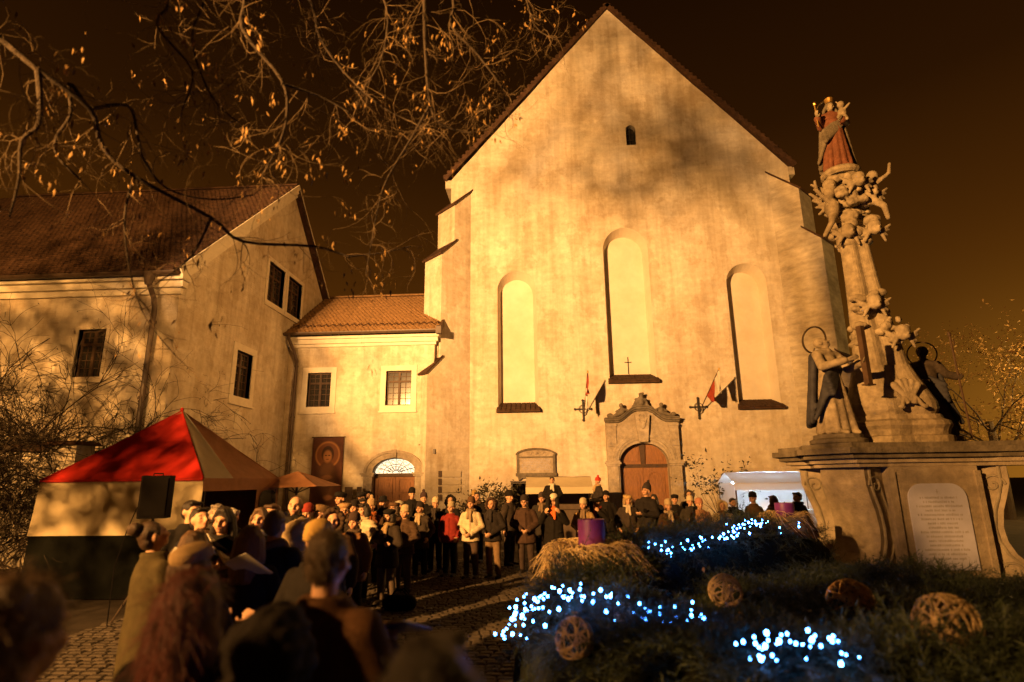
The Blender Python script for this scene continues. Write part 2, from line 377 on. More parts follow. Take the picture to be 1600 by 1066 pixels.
# ------------------------------------------------------------------ ground
def ground():
    mb = MB(); n = 40
    xs = np.linspace(-1, 1, n); g = np.sign(xs) * (np.abs(xs) ** 2.2) * 300
    me = npmesh('square', np.array([(x, y + 10, 0) for y in g for x in g]),
                np.array([(j * n + i, j * n + i + 1, (j + 1) * n + i + 1, (j + 1) * n + i) for j in range(n - 1) for i in range(n - 1)]))
    struct(obj('square', me, M['asphalt']))
ground()
def cobbles():
    # pavement of cut setts in slightly wavy courses; the nearest setts are pieces of their own
    sq = struct(obj('cobbled_pavement', MB().box((-6.5, 4.0, .004), (1.6, 17, .006)), M['asphalt']))
    def sett(L, w, h=.03):
        mb = MB(); b = .018
        lo = [(-L/2, -w/2, 0), (L/2, -w/2, 0), (L/2, w/2, 0), (-L/2, w/2, 0)]
        mi = [(x, y, h * .6) for x, y, z in lo]
        hi = [(x * (1 - 2 * b / L), y * (1 - 2 * b / w), h) for x, y, z in lo]
        mb.add(lo + mi + hi, [(0, 1, 5, 4), (1, 2, 6, 5), (2, 3, 7, 6), (3, 0, 4, 7), (4, 5, 9, 8), (5, 6, 10, 9), (6, 7, 11, 10), (7, 4, 8, 11), (8, 9, 10, 11)])
        return mb
    protos = [sett(l, .105).mesh('cobble') for l in (.13, .15, .17)]
    r = random.Random(3); allp = []
    y = 4.05; row = 0
    while y < 16.9:
        x = -6.4 + r.random() * .1
        while x < 1.5:
            k = r.randrange(3); L = (.13, .15, .17)[k]
            yy = y + .03 * math.sin(x * .9 + y * .3)
            allp.append((x + L / 2, yy, k, r.uniform(-.05, .05), r.uniform(-.012, .008))); x += L + .014
        y += .119; row += 1
    def key(p):   # the part of the paving that is open to view
        return 0 if (-1.9 < p[0] < -.2 and 5.6 < p[1]) or (p[0] < -4.0 and 5.5 < p[1] < 9) else 1
    allp.sort(key=lambda p: (key(p), p[1]))
    for x, y, k, a, dz in allp[:300]:
        o = obj('cobble', protos[k], M['cobble'], sq, world=False); o.location = (x, y, .006 + dz * .6); o.rotation_euler = (0, 0, a)
    big = MB()
    for x, y, k, a, dz in allp[300:]:
        p = sett((.13, .15, .17)[k], .105); c, s = math.cos(a), math.sin(a)
        big.add([(x + u * c - v * s, y + u * s + v * c, w + .006 + dz * .6) for u, v, w in p.v], p.f)
    stuff(obj('cobbles', big, M['cobble'], sq))
cobbles()

# ------------------------------------------------------------------ roof tiles
def tile_field(name, org, u, v, nu, nv, wu, ev, parent, m, seed=1, crop=None):
    org, u, v = np.array(org, float), np.array(u, float), np.array(v, float); nn = np.cross(u, v); nn /= np.linalg.norm(nn)
    if nn[2] < 0: nn = -nn
    r = np.random.default_rng(seed); V = []; T = []; cnt = 0
    for j in range(nv):
        for i in range(nu):
            off = .5 * (j % 2)
            cx = (i + .5 + off) * wu; cy = j * ev
            if crop and not crop(cx, cy): continue
            w = wu * .47; jx, jy, jl = r.normal(0, .006), r.normal(0, .008), abs(r.normal(0, .006))
            pts = [(-w, .05), (-w * .8, .018), (0, 0), (w * .8, .018), (w, .05), (w, ev * 1.35), (-w, ev * 1.35)]
            lift = [.034] * 5 + [.006] * 2
            base = len(V)
            for (a, b), l in zip(pts, lift): V.append(org + u * (cx + a + jx) + v * (cy + b + jy) + nn * (l + jl))
            for a, b in pts[:5]: V.append(org + u * (cx + a + jx) + v * (cy + b + jy) + nn * (.034 - .03 + jl))
            for t in ((0, 1, 2), (0, 2, 3), (0, 3, 4), (0, 4, 5), (0, 5, 6)): T.append([base + k for k in t])
            for k in range(4): T.append([base + k, base + 7 + k, base + 8 + k]); T.append([base + k, base + 8 + k, base + k + 1])
    return stuff(obj(name, npmesh(name, np.array(V), np.array(T)), m, parent))
def slab(mb, a, b, c, d, t):   # quad a,b,c,d thickened downwards
    up = (Vector(b) - Vector(a)).cross(Vector(d) - Vector(a)).normalized()
    if up.z < 0: up = -up
    lo = [Vector(p) - up * t for p in (a, b, c, d)]
    return mb.hexa(lo + [Vector(p) for p in (a, b, c, d)])

# ------------------------------------------------------------------ the church
def church():
    ch = thing('church', 'tall pale church front with steep gable, three tall blind windows and floodlit plaster', 'church', (3.55, 24, 0))
    WL, WR = -4.1, 11.2
    wins = [(-1.98, -.27, 4.78, 10.08, .88), (2.73, 4.70, 5.90, 11.8, 1.05), (7.95, 9.64, 4.72, 10.1, .88)]
    holes = [arch(*w) for w in wins] + [arch(4.08, 4.52, 16.98, 17.8, .22, 10), arch(2.92, 4.88, .06, 2.53, .80)]
    # slightly uneven old outline
    rr = random.Random(5)
    def rake(a, b, n=14):
        return [(a[0] + (b[0] - a[0]) * i / n + (rr.uniform(-.02, .02) if 0 < i < n else 0), a[1] + (b[1] - a[1]) * i / n) for i in range(n + 1)]
    ol = [(WL, 0), (WR, 0)] + rake((WR, 15.55), (3.55, 24.55)) + rake((3.55, 24.55), (WL, 15.55))[1:]
    obj('facade_wall', plate('facade_wall', ol, holes, 24.0, 24.95), M['plaster'], ch)
    obj('side_wall', MB().box((WL, 24.96, 0), (WL + .8, 46, 15.5)), M['plaster'], ch); obj('side_wall', MB().box((WR - .8, 24.96, 0), (WR, 46, 15.5)), M['plaster'], ch)
    for a, b in ((WL - .28, WL - .003), (WR + .003, WR + .28)): obj('eave_moulding', MB().box((a, 24.02, 15.15), (b, 46, 15.55)), M['plaster_rough'], ch)
    # roof: two slopes, verge just proud of the gable
    for s in (-1, 1):
        x = 3.55 + s * 8.02
        mb = MB(); slab(mb, (3.55, 23.86, 24.85), (x, 23.86, 15.62), (x, 46, 15.62), (3.55, 46, 24.85), .2)
        rf = obj('roof', mb, M['tile_old'], ch)
        vt = MB(); n = 46
        for i in range(n):
            t = (i + .5) / n; px, pz = 3.55 + (x - 3.55) * t, 24.85 + (15.62 - 24.85) * t
            vt.ell((px, 23.95 + rr.uniform(-.015, .015), pz + .03), (.12, .10, .075), 8)
        stuff(obj('verge_tiles', vt, M['tile_old'], rf))
    # blind windows: splayed reveals, back panel, tiled sill
    for k, w in enumerate(wins):
        x0, x1, z0, zs, ri = w; d = .58; s0 = .10
        a = arch(*w); b = arch(x0 + s0, x1 - s0 * 1.6, z0, zs - .1, ri - .12)
        nw = obj('blind_window', None or MB(), None, ch) if False else None
        rev = MB(); n = len(a)
        rev.add([(p[0], 24.0, p[1]) for p in a] + [(p[0], 24.0 + d, p[1]) for p in b], [(i, (i + 1) % n, n + (i + 1) % n, n + i) for i in range(n)])
        rev.add([(p[0], 24.0 + d, p[1]) for p in b], [tuple(range(n))])
        nw = obj('blind_window', rev, M['plaster_clean'], ch)
        si = MB()
        si.prism([(23.72, z0 - .10), (23.72, z0 - .03), (24.55, z0 + .33), (24.55, z0 - .10)], 'x', x0 - .06, x1 + .06)
        nt = int((x1 - x0 + .12) / .19)
        for i in range(nt):
            u = x0 - .06 + (i + .5) * (x1 - x0 + .12) / nt
            si.prism([(23.68, z0 - .03), (23.68, z0 + .01), (24.56, z0 + .385), (24.56, z0 + .335)], 'x', u - .088, u + .088)
        obj('sill', si, M['tile_old'], nw)
    cr = MB(); cr.box((3.60, 24.53, 6.3), (3.63, 24.56, 7.05)); cr.box((3.47, 24.53, 6.80), (3.597, 24.56, 6.83)); cr.box((3.633, 24.53, 6.80), (3.76, 24.56, 6.83))
    obj('cross', cr, M['iron'], ch)
    # attic window
    a = arch(4.08, 4.52, 16.98, 17.8, .22, 10); n = len(a)
    rv = MB(); rv.add([(p[0], 24.0, p[1]) for p in a] + [(p[0], 24.4, p[1]) for p in a], [(i, (i + 1) % n, n + (i + 1) % n, n + i) for i in range(n)])
    aw = obj('attic_window', rv, M['plaster_clean'], ch)
    pn = MB(); pn.add([(p[0], 24.3, p[1]) for p in a], [tuple(range(n))]); obj('pane', pn, M['glass'], aw)
    br = MB(); br.box((4.285, 24.2, 16.98), (4.315, 24.23, 18.0)); br.box((4.08, 24.235, 17.35), (4.52, 24.26, 17.38)); br.box((4.08, 24.235, 17.7), (4.52, 24.26, 17.73)); obj('bar', br, M['iron'], aw)
    # diagonal buttresses
    for (cx, sx, Ls) in ((WL, -1, (.25, .9, 1.5)), (WR, 1, (.55, 1.15, 1.6))):
        d = Vector((sx * .7071, -.7071, 0)); q = Vector((.7071 * (1 if sx < 0 else -1), -.7071, 0)) * .65
        c0 = Vector((cx, 24.0, 0)); tiers = [(0, 6.2, Ls[2]), (6.2, 11.5, Ls[1]), (11.5, 14.0, Ls[0])]
        bt = MB()
        def ring(L, z): return [c0 - d * .9 - q + Vector((0, 0, z)), c0 + d * L - q + Vector((0, 0, z)), c0 + d * L + q + Vector((0, 0, z)), c0 - d * .9 + q + Vector((0, 0, z))]
        for z0, z1, L in tiers: bt.hexa(ring(L, z0) + ring(L, z1))
        b = obj('buttress', bt, M['plaster'] if sx < 0 else M['plaster_rough'], ch)
        for (z, L, Li) in ((6.2, Ls[2], Ls[1]), (11.5, Ls[1], Ls[0]), (14.0, Ls[0], -.75)):
            sl_ = 1.0; Lo = L + .003; hz = (Lo - Li) * sl_
            def W(u, o, zz): return c0 + d * u + q * o + Vector((0, 0, z + zz))
            wd = MB().hexa([W(Li - .1, -.999, -.01), W(L - .002, -.999, -.01), W(L - .002, .999, -.01), W(Li - .1, .999, -.01), W(Li - .1, -.999, hz + .1), W(L - .002, -.999, .004), W(L - .002, .999, .004), W(Li - .1, .999, hz + .1)])
            obj('weathering', wd, M['plaster'] if sx < 0 else M['plaster_rough'], b)
            cp = MB().hexa([W(Li - .1, -1.12, hz + .105), W(Lo + .09, -1.12, -.085), W(Lo + .09, 1.12, -.085), W(Li - .1, 1.12, hz + .105), W(Li - .1, -1.12, hz + .19), W(Lo + .12, -1.12, -.01), W(Lo + .12, 1.12, -.01), W(Li - .1, 1.12, hz + .19)]); obj('coping', cp, M['tile_old'], b)
    # ---- portal
    po = MB()
    topc = [(5.36, 4.15)] + [(3.9 + u, 4.15 + .46 * (.5 + .5 * math.cos(PI * min(1, max(0, (abs(u) - .18) / .85))))) for u in np.linspace(1.05, -1.05, 24)] + [(2.44, 4.15)]
    pt = obj('portal', plate('portal', [(2.46, 0), (2.92, 0)] + list(reversed(arcline(3.9, .98, 2.53, .80)))+ [(4.88, 0), (5.34, 0)] + topc, [], 23.72, 23.997), M['sandstone'], ch)
    for x0, x1 in ((2.40, 2.90), (4.90, 5.40)):
        pl = MB(); pl.box((x0, 23.62, 0), (x1, 23.717, .5)); pl.box((x0 + .04, 23.65, .503), (x1 - .04, 23.717, 2.42)); pl.box((x0 + .12, 23.635, .7), (x1 - .12, 23.648, 2.3))
        obj('pilaster', pl, M['sandstone'], pt)
        cp = MB(); cp.box((x0 - .02, 23.60, 2.423), (x1 + .02, 23.717, 2.50)); cp.box((x0 - .07, 23.55, 2.503), (x1 + .07, 23.717, 2.58)); cp.box((x0 - .03, 23.60, 2.583), (x1 + .03, 23.717, 2.64)); obj('capital', cp, M['sandstone'], pt)
        up = MB(); up.box((x0 + .08, 23.66, 3.2), (x1 - .06, 23.717, 4.0)); up.box((x0 + .03, 23.64, 4.003), (x1 - .03, 23.717, 4.1)); obj('pilaster_block', up, M['sandstone'], pt)
    ar = MB()
    for i, (h0, h1, yy) in enumerate(((1.0, 1.10, 23.66), (1.105, 1.22, 23.62), (1.225, 1.30, 23.67))):
        ar.band(arcline(3.9, h0, 2.645, .80 + (h0 - .98) * .9, 24), arcline(3.9, h1, 2.645, .80 + (h1 - .98) * .9, 24), yy, 23.717)
    obj('arch_moulding', ar, M['sandstone'], pt)
    ks = MB(); ks.prism([(3.72, 3.36), (4.08, 3.36), (4.20, 4.45), (3.60, 4.45)], 'y', 23.50, 23.61)
    ks.ell((3.9, 23.50, 4.05), (.14, .08, .18), 12); ks.tube([(3.72, 23.49, 4.3), (3.8, 23.46, 4.12), (3.9, 23.44, 4.02), (4.0, 23.46, 4.12), (4.08, 23.49, 4.3)], .03, 6)
    for s in (-1, 1): ks.tube([(3.9 + s * (.05 + .1 * math.cos(a)), 23.47, 4.38 + .07 * math.sin(a)) for a in np.linspace(0, 5, 10)], .02, 6)
    obj('keystone', ks, M['sandstone'], pt)
    lo = [p for p in topc]
    for k, (o0, o1, yy) in enumerate(((.0, .07, 23.60), (.073, .15, 23.50), (.153, .20, 23.44))):
        cb = MB(); cb.band([(x * 1.0 + (x - 3.9) * .02, z + o0) for x, z in lo], [(x + (x - 3.9) * .03, z + o1) for x, z in lo], yy, 23.9 if k else 23.717); obj('pediment_cornice', cb, M['stone_dark'], pt)
    def lump(prims, vox, name, m, am=.012):
        mb = MB()
        for p in prims:
            if p[0] == 'c': mb.cap(*p[1:])
            else: mb.ell(*p[1:])
        me = remesh(mb, vox, 2, name); fold(me, am, (9, 9, 9), 4); return obj(name, me, m, pt)
    Y = 23.62
    lump([('e', (3.9, Y, 4.98), (.20, .13, .22)), ('e', (3.9, Y - .08, 4.95), (.12, .1, .14)), ('c', (3.70, Y, 5.08), .06, (4.10, Y, 5.08), .06), ('e', (3.92, Y, 5.22), (.09, .09, .09)), ('c', (3.84, Y, 5.3), .03, (4.0, Y, 5.32), .05),
          ('c', (3.6, Y, 4.78), .08, (4.2, Y, 4.78), .08), ('e', (3.66, Y, 4.9), (.06, .06, .12)), ('e', (4.14, Y, 4.9), (.06, .06, .12))], .022, 'crest', M['stone_dark'])
    for s, cx in ((-1, 3.12), (1, 4.68)):
        lump([('e', (cx, Y, 4.62), (.13, .12, .16)), ('e', (cx + s * .03, Y - .02, 4.84), (.085, .09, .095)), ('c', (cx, Y, 4.55), .09, (cx + s * .32, Y - .06, 4.42), .07), ('c', (cx + s * .32, Y - .06, 4.42), .07, (cx + s * .52, Y - .02, 4.38), .05),
              ('c', (cx - s * .05, Y - .04, 4.70), .05, (cx - s * .26, Y - .08, 4.62), .04), ('c', (cx + s * .08, Y, 4.68), .05, (cx + s * .24, Y + .02, 4.60), .04), ('e', (cx + s * .5, Y, 4.44), (.12, .12, .1))], .018, 'putto', M['stone_dark'])
    # doors
    for s in (-1, 1):
        x0, x1 = (2.92, 3.895) if s < 0 else (3.905, 4.88)
        dl = MB(); dl.box((x0, 24.14, .06), (x1, 24.2, 2.36)); cx = (x0 + x1) / 2
        for (za, zb) in ((.25, 1.0), (1.15, 2.0)):
            p0 = arch(cx - .29, cx + .29, za, zb, .16, 8) if zb > 1.5 else rect(cx - .29, cx + .29, za, zb)
            p1 = [(cx + (x - cx) * 1.18, za - .045 + (z - za) * 1.1) for x, z in p0]
            dl.band(p0, p1, 24.10, 24.138, True)
            p2 = [(cx + (x - cx) * .8, (za + zb) / 2 + (z - (za + zb) / 2) * .85) for x, z in p0]; dl.prism(p2, 'y', 24.115, 24.139)
        d = obj('door_leaf', dl, M['wood'], pt)
        if s < 0: obj('door_handle', MB().tube([(3.84, 24.12, 1.05), (3.84, 24.06, 1.05), (3.76, 24.06, 1.05)], .012, 6), M['iron'], pt)
    ty = MB(); ty.prism([(3.9 + .98 * math.cos(PI * i / 20), 2.5 + .83 * math.sin(PI * i / 20)) for i in range(21)], 'y', 24.16, 24.2)
    for s in (-1, 1):
        q = [(3.9 + s * (.14 + .68 * t), 2.62) for t in (0, 1)] + [(3.9 + s * .84 * math.cos(a), 2.62 + .58 * math.sin(a)) for a in np.linspace(.15, 1.38, 8)]
        ty.prism(q, 'y', 24.12, 24.157)
    obj('tympanum', ty, M['wood'], pt)
    tr = MB(); tr.box((2.92, 24.08, 2.363), (4.88, 24.2, 2.497)); tr.box((2.92, 24.05, 2.44), (4.88, 24.078, 2.48)); tr.prism([(3.82, 2.5), (3.98, 2.5), (4.02, 3.28), (3.78, 3.28)], 'y', 24.07, 24.115)
    obj('transom', tr, M['wood_dark'], pt)
    obj('doorstep', MB().box((2.5, 23.3, .008), (5.3, 23.60, .14)), M['stone'], pt)
church()

# ------------------------------------------------------------------ windows in the monastery buildings
def casement(parent, x0, x1, z0, z1, y, m_trim, split_top=.3, grid=True, conv=None, nx=2, tw=.22):
    """trim surround, frame and panes in the plane y (facing -y); conv maps a mesh builder to its place"""
    conv = conv or (lambda b: b)
    t = MB(); w = tw
    for b in (((x0 - w, y - .04, z0 - w), (x1 + w, y - .003, z0)), ((x0 - w, y - .04, z1), (x1 + w, y - .003, z1 + w)), ((x0 - w, y - .04, z0 + .001), (x0, y - .003, z1 - .001)), ((x1, y - .04, z0 + .001), (x1 + w, y - .003, z1 - .001))): t.box(*b)
    t.box((x0 - w - .03, y - .09, z0 - w - .07), (x1 + w + .03, y - .003, z0 - w - .003))
    wn = obj('window', conv(t), m_trim, parent)
    rv = MB()
    for q in (((x0, y, z0), (x0, y, z1), (x0, y + .3, z1), (x0, y + .3, z0)), ((x1, y, z0), (x1, y, z1), (x1, y + .3, z1), (x1, y + .3, z0)), ((x0, y, z0), (x1, y, z0), (x1, y + .3, z0), (x0, y + .3, z0)), ((x0, y, z1), (x1, y, z1), (x1, y + .3, z1), (x0, y + .3, z1))): rv.add(q, [(0, 1, 2, 3)])
    obj('reveal', conv(rv), M['plaster_clean'], wn)
    f = MB(); yy = y + .14; b = .055
    f.box((x0, yy, z0), (x0 + b, yy + .07, z1)); f.box((x1 - b, yy, z0), (x1, yy + .07, z1)); f.box((x0 + b, yy, z0), (x1 - b, yy + .07, z0 + b)); f.box((x0 + b, yy, z1 - b), (x1 - b, yy + .07, z1))
    zt = z1 - (z1 - z0) * split_top; cx = (x0 + x1) / 2
    f.box((x0 + b, yy - .015, zt - .04), (x1 - b, yy + .06, zt + .04)); f.box((cx - .045, yy - .02, z0 + b), (cx + .045, yy + .055, zt - .041)); f.box((cx - .045, yy - .02, zt + .041), (cx + .045, yy + .055, z1 - b))
    obj('frame', conv(f), M['wood_dark'], wn)
    bars = MB()
    for sx in ((x0 + b, cx - .045), (cx + .045, x1 - b)):
        m_ = (sx[0] + sx[1]) / 2
        bars.box((m_ - .012, yy + .012, z0 + b), (m_ + .012, yy + .05, zt - .041)); bars.box((m_ - .012, yy + .012, zt + .041), (m_ + .012, yy + .05, z1 - b))
        zm = (zt + z1) / 2; bars.box((sx[0], yy + .014, zm - .012), (sx[1], yy + .048, zm + .012))
        if grid:
            for k in range(1, 4): zz = z0 + b + (zt - z0 - b) * k / 4; bars.box((sx[0], yy + .014, zz - .01), (sx[1], yy + .048, zz + .01))
        for (za, zb) in ((z0 + b, zt - .041), (zt + .041, z1 - b)):
            for (xa, xb) in ((sx[0], m_ - .012), (m_ + .012, sx[1])):
                p = MB(); p.box((xa, yy + .035, za), (xb, yy + .04, zb)); obj('pane', conv(p), M['glass'], wn)
    obj('glazing_bar', conv(bars), M['wood_dark'], wn)
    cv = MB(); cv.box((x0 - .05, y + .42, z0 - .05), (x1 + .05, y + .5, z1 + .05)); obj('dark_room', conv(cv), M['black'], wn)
    return wn

def link_wing():
    t = thing('monastery_wing', 'low cream wing with orange tiled roof between church and gabled house', 'building', (-7.5, 22.8, 0))
    X0, X1, Y0 = -10.64, -4.5, 22.8
    w = [(-9.74, -8.76, 4.92, 6.33), (-6.47, -5.42, 4.92, 6.34)]
    dh = [(-6.84, .05), (-5.13, .05)] + arcline(-5.985, .855, 2.22, .60)
    obj('wall', plate('wall', rect(X0, X1, 0, 7.7), [rect(*a) for a in w] + [dh], Y0, Y0 + .5), M['plaster'], t)
    obj('return_wall', MB().box((X1 - .5, Y0 + .503, 0), (X1 - .001, 24.6, 7.7)), M['plaster'], t)
    co_ = MB(); co_.box((X0, Y0 - .10, 7.40), (X1 + .08, Y0 - .003, 7.52)); co_.box((X0, Y0 - .2, 7.523), (X1 + .16, Y0 - .003, 7.70)); co_.box((X0, Y0 - .3, 7.703), (X1 + .22, Y0 + .4, 7.83)); obj('cornice', co_, M['trim'], t)
    for a in w: casement(t, *a, Y0, M['trim'])
    e0, r0 = Vector((0, 22.25, 7.93)), Vector((0, 26.3, 10.72)); sl = (r0 - e0); Ls = sl.length; v = sl.normalized()
    rb = MB(); slab(rb, (X0, e0.y, e0.z), (-4.25, e0.y, e0.z), (-4.25, r0.y, r0.z), (X0, r0.y, r0.z), .12); slab(rb, (X0, 30.3, 7.93), (-4.25, 30.3, 7.93), (-4.25, r0.y + .001, r0.z), (X0, r0.y + .001, r0.z), .12)
    rf = obj('roof', rb, M['tile_old'], t)
    tile_field('roof_tiles', (X0, e0.y - .06, e0.z - .03), (1, 0, 0), v, 35, int(Ls / .155), .18, .155, rf, M['tile'], 3)
    vg = MB(); slab(vg, (-4.249, e0.y - .05, e0.z + .03), (-4.15, e0.y - .05, e0.z + .03), (-4.15, 23.6, 8.97), (-4.249, 23.6, 8.97), .25); obj('verge_board', vg, M['wood_dark'], rf)
    for i in range(18):
        x = X0 + .1 + i * .35
        if x > -4.6: break
        rt = MB(); n = 7
        a_ = [(r0.y + .16 * math.cos(PI * k / n), r0.z - .03 + .13 * math.sin(PI * k / n)) for k in range(n + 1)]
        rt.prism(a_, 'x', x, x + .36); obj('ridge_tile', rt, M['tile'], rf).location.z = .004 * (i % 2)
    sg = MB(); r = random.Random(2)
    for i in range(21):   # snow guards: a zigzag of little bent hooks above the eave
        x = X0 + .25 + i * .295
        for (a, b) in (((0, .35), (.14, .62)), ((.14, .62), (.28, .35))):
            p = [e0 + v * b0 + Vector((x + a0, 0, 0)) + Vector((0, -.5, .75)) * .12 for a0, b0 in (a, b)]; sg.tube(p, .016, 4)
        q = e0 + v * .62 + Vector((x + .14, 0, 0)); sg.tube([q, q + Vector((0, -.06, .13))], .016, 4)
    stuff(obj('snow_guards', sg, M['tile_old'], rf))
    g = MB(); n = 10; pr = [(22.2 + .1 * math.cos(PI + PI * k / n), 7.90 + .1 * math.sin(PI + PI * k / n)) for k in range(n + 1)]
    g.prism(pr, 'x', X0, -4.2); obj('gutter', g, M['gutter'], t)
    dp = MB(); dp.tube([(-10.42, 22.22, 7.82), (-10.42, 22.25, 7.62), (-10.3, 22.55, 7.2), (-10.22, 22.68, 6.8), (-10.22, 22.68, .15)], .065, 10)
    for z in (6.6, 4.5, 2.4): dp.lathe([(.085, -.03), (.085, .03)], 10, (-10.22, 22.68, z))
    obj('downpipe', dp, M['gutter'], t)
    sm = MB(); sm.box((-4.33, 22.1, 7.72), (-4.12, 22.34, 8.02)); sm.tube([(-4.42, 22.74, 7.6), (-4.5, 22.77, 6.5), (-4.86, 22.765, 5.95), (-4.86, 22.765, 3.35), (-5.05, 22.765, 3.33)], .018, 5); sm.tube([(-4.86, 22.765, 3.35), (-4.87, 22.765, 2.6), (-4.98, 22.765, 2.3)], .014, 5); obj('conduit', sm, M['gutter'], t)
    # arched doorway
    dr = MB()
    for x0 in (-7.19, -5.13):
        dr.box((x0, Y0 - .13, 0), (x0 + .35, Y0 - .003, 2.13)); dr.box((x0 - .07, Y0 - .2, 2.133), (x0 + .42, Y0 - .003, 2.20)); dr.box((x0 - .11, Y0 - .25, 2.203), (x0 + .46, Y0 - .003, 2.27))
    dw = obj('doorway', dr, M['sandstone'], t)
    am = MB(); am.band(arcline(-5.985, .86, 2.274, .56, 22), arcline(-5.985, 1.10, 2.274, .76, 22), Y0 - .12, Y0 - .003); am.band(arcline(-5.985, 1.104, 2.274, .763, 22), arcline(-5.985, 1.2, 2.274, .86, 22), Y0 - .17, Y0 - .003)
    am.prism([(-6.07, 2.85), (-5.9, 2.85), (-5.88, 3.16), (-6.09, 3.16)], 'y', Y0 - .2, Y0 - .173); obj('arch_moulding', am, M['sandstone'], dw)
    for s in (-1, 1):
        x0, x1 = (-6.84, -5.99) if s < 0 else (-5.98, -5.13); cx = (x0 + x1) / 2
        dl = MB(); dl.box((x0, Y0 + .2, .05), (x1, Y0 + .26, 2.12))
        for za, zb in ((.2, .9), (1.0, 1.45), (1.55, 2.0)):
            p0 = rect(cx - .26, cx + .26, za, zb); p1 = rect(cx - .32, cx + .32, za - .06, zb + .06); dl.band(p0, p1, Y0 + .16, Y0 + .198, True); dl.prism(rect(cx - .18, cx + .18, za + .08, zb - .08), 'y', Y0 + .175, Y0 + .199)
        obj('door_leaf', dl, M['wood'], dw)
    obj('transom', MB().box((-6.84, Y0 + .1, 2.123), (-5.13, Y0 + .26, 2.24)), M['wood_dark'], dw)
    fl = MB(); fl.prism([(-5.985 + .86 * math.cos(PI * i / 16), 2.25 + .58 * math.sin(PI * i / 16)) for i in range(17)], 'y', Y0 + .24, Y0 + .26); obj('fanlight', fl, M['fanlight'], dw)
    gr = MB(); yg = Y0 + .17
    for k in range(1, 8):
        a = PI * k / 8; gr.tube([(-5.985 + .12 * math.cos(a), yg, 2.26 + .08 * math.sin(a)), (-5.985 + .84 * math.cos(a), yg, 2.26 + .56 * math.sin(a))], .012, 5)
    for rr_ in (.14, .5, .84): gr.tube([(-5.985 + rr_ * math.cos(a), yg, 2.26 + rr_ * .667 * math.sin(a)) for a in np.linspace(0, PI, 17)], .013, 5)
    for k in range(8):
        a = PI * (k + .5) / 8
        for rr_ in (.3, .66):
            c = (-5.985 + rr_ * math.cos(a), 2.26 + rr_ * .667 * math.sin(a)); gr.tube([(c[0] + .075 * math.cos(b), yg, c[1] + .065 * math.sin(b)) for b in np.linspace(0, 5.2, 9)], .010, 5)
    obj('fanlight_grille', gr, M['iron'], dw)
link_wing()

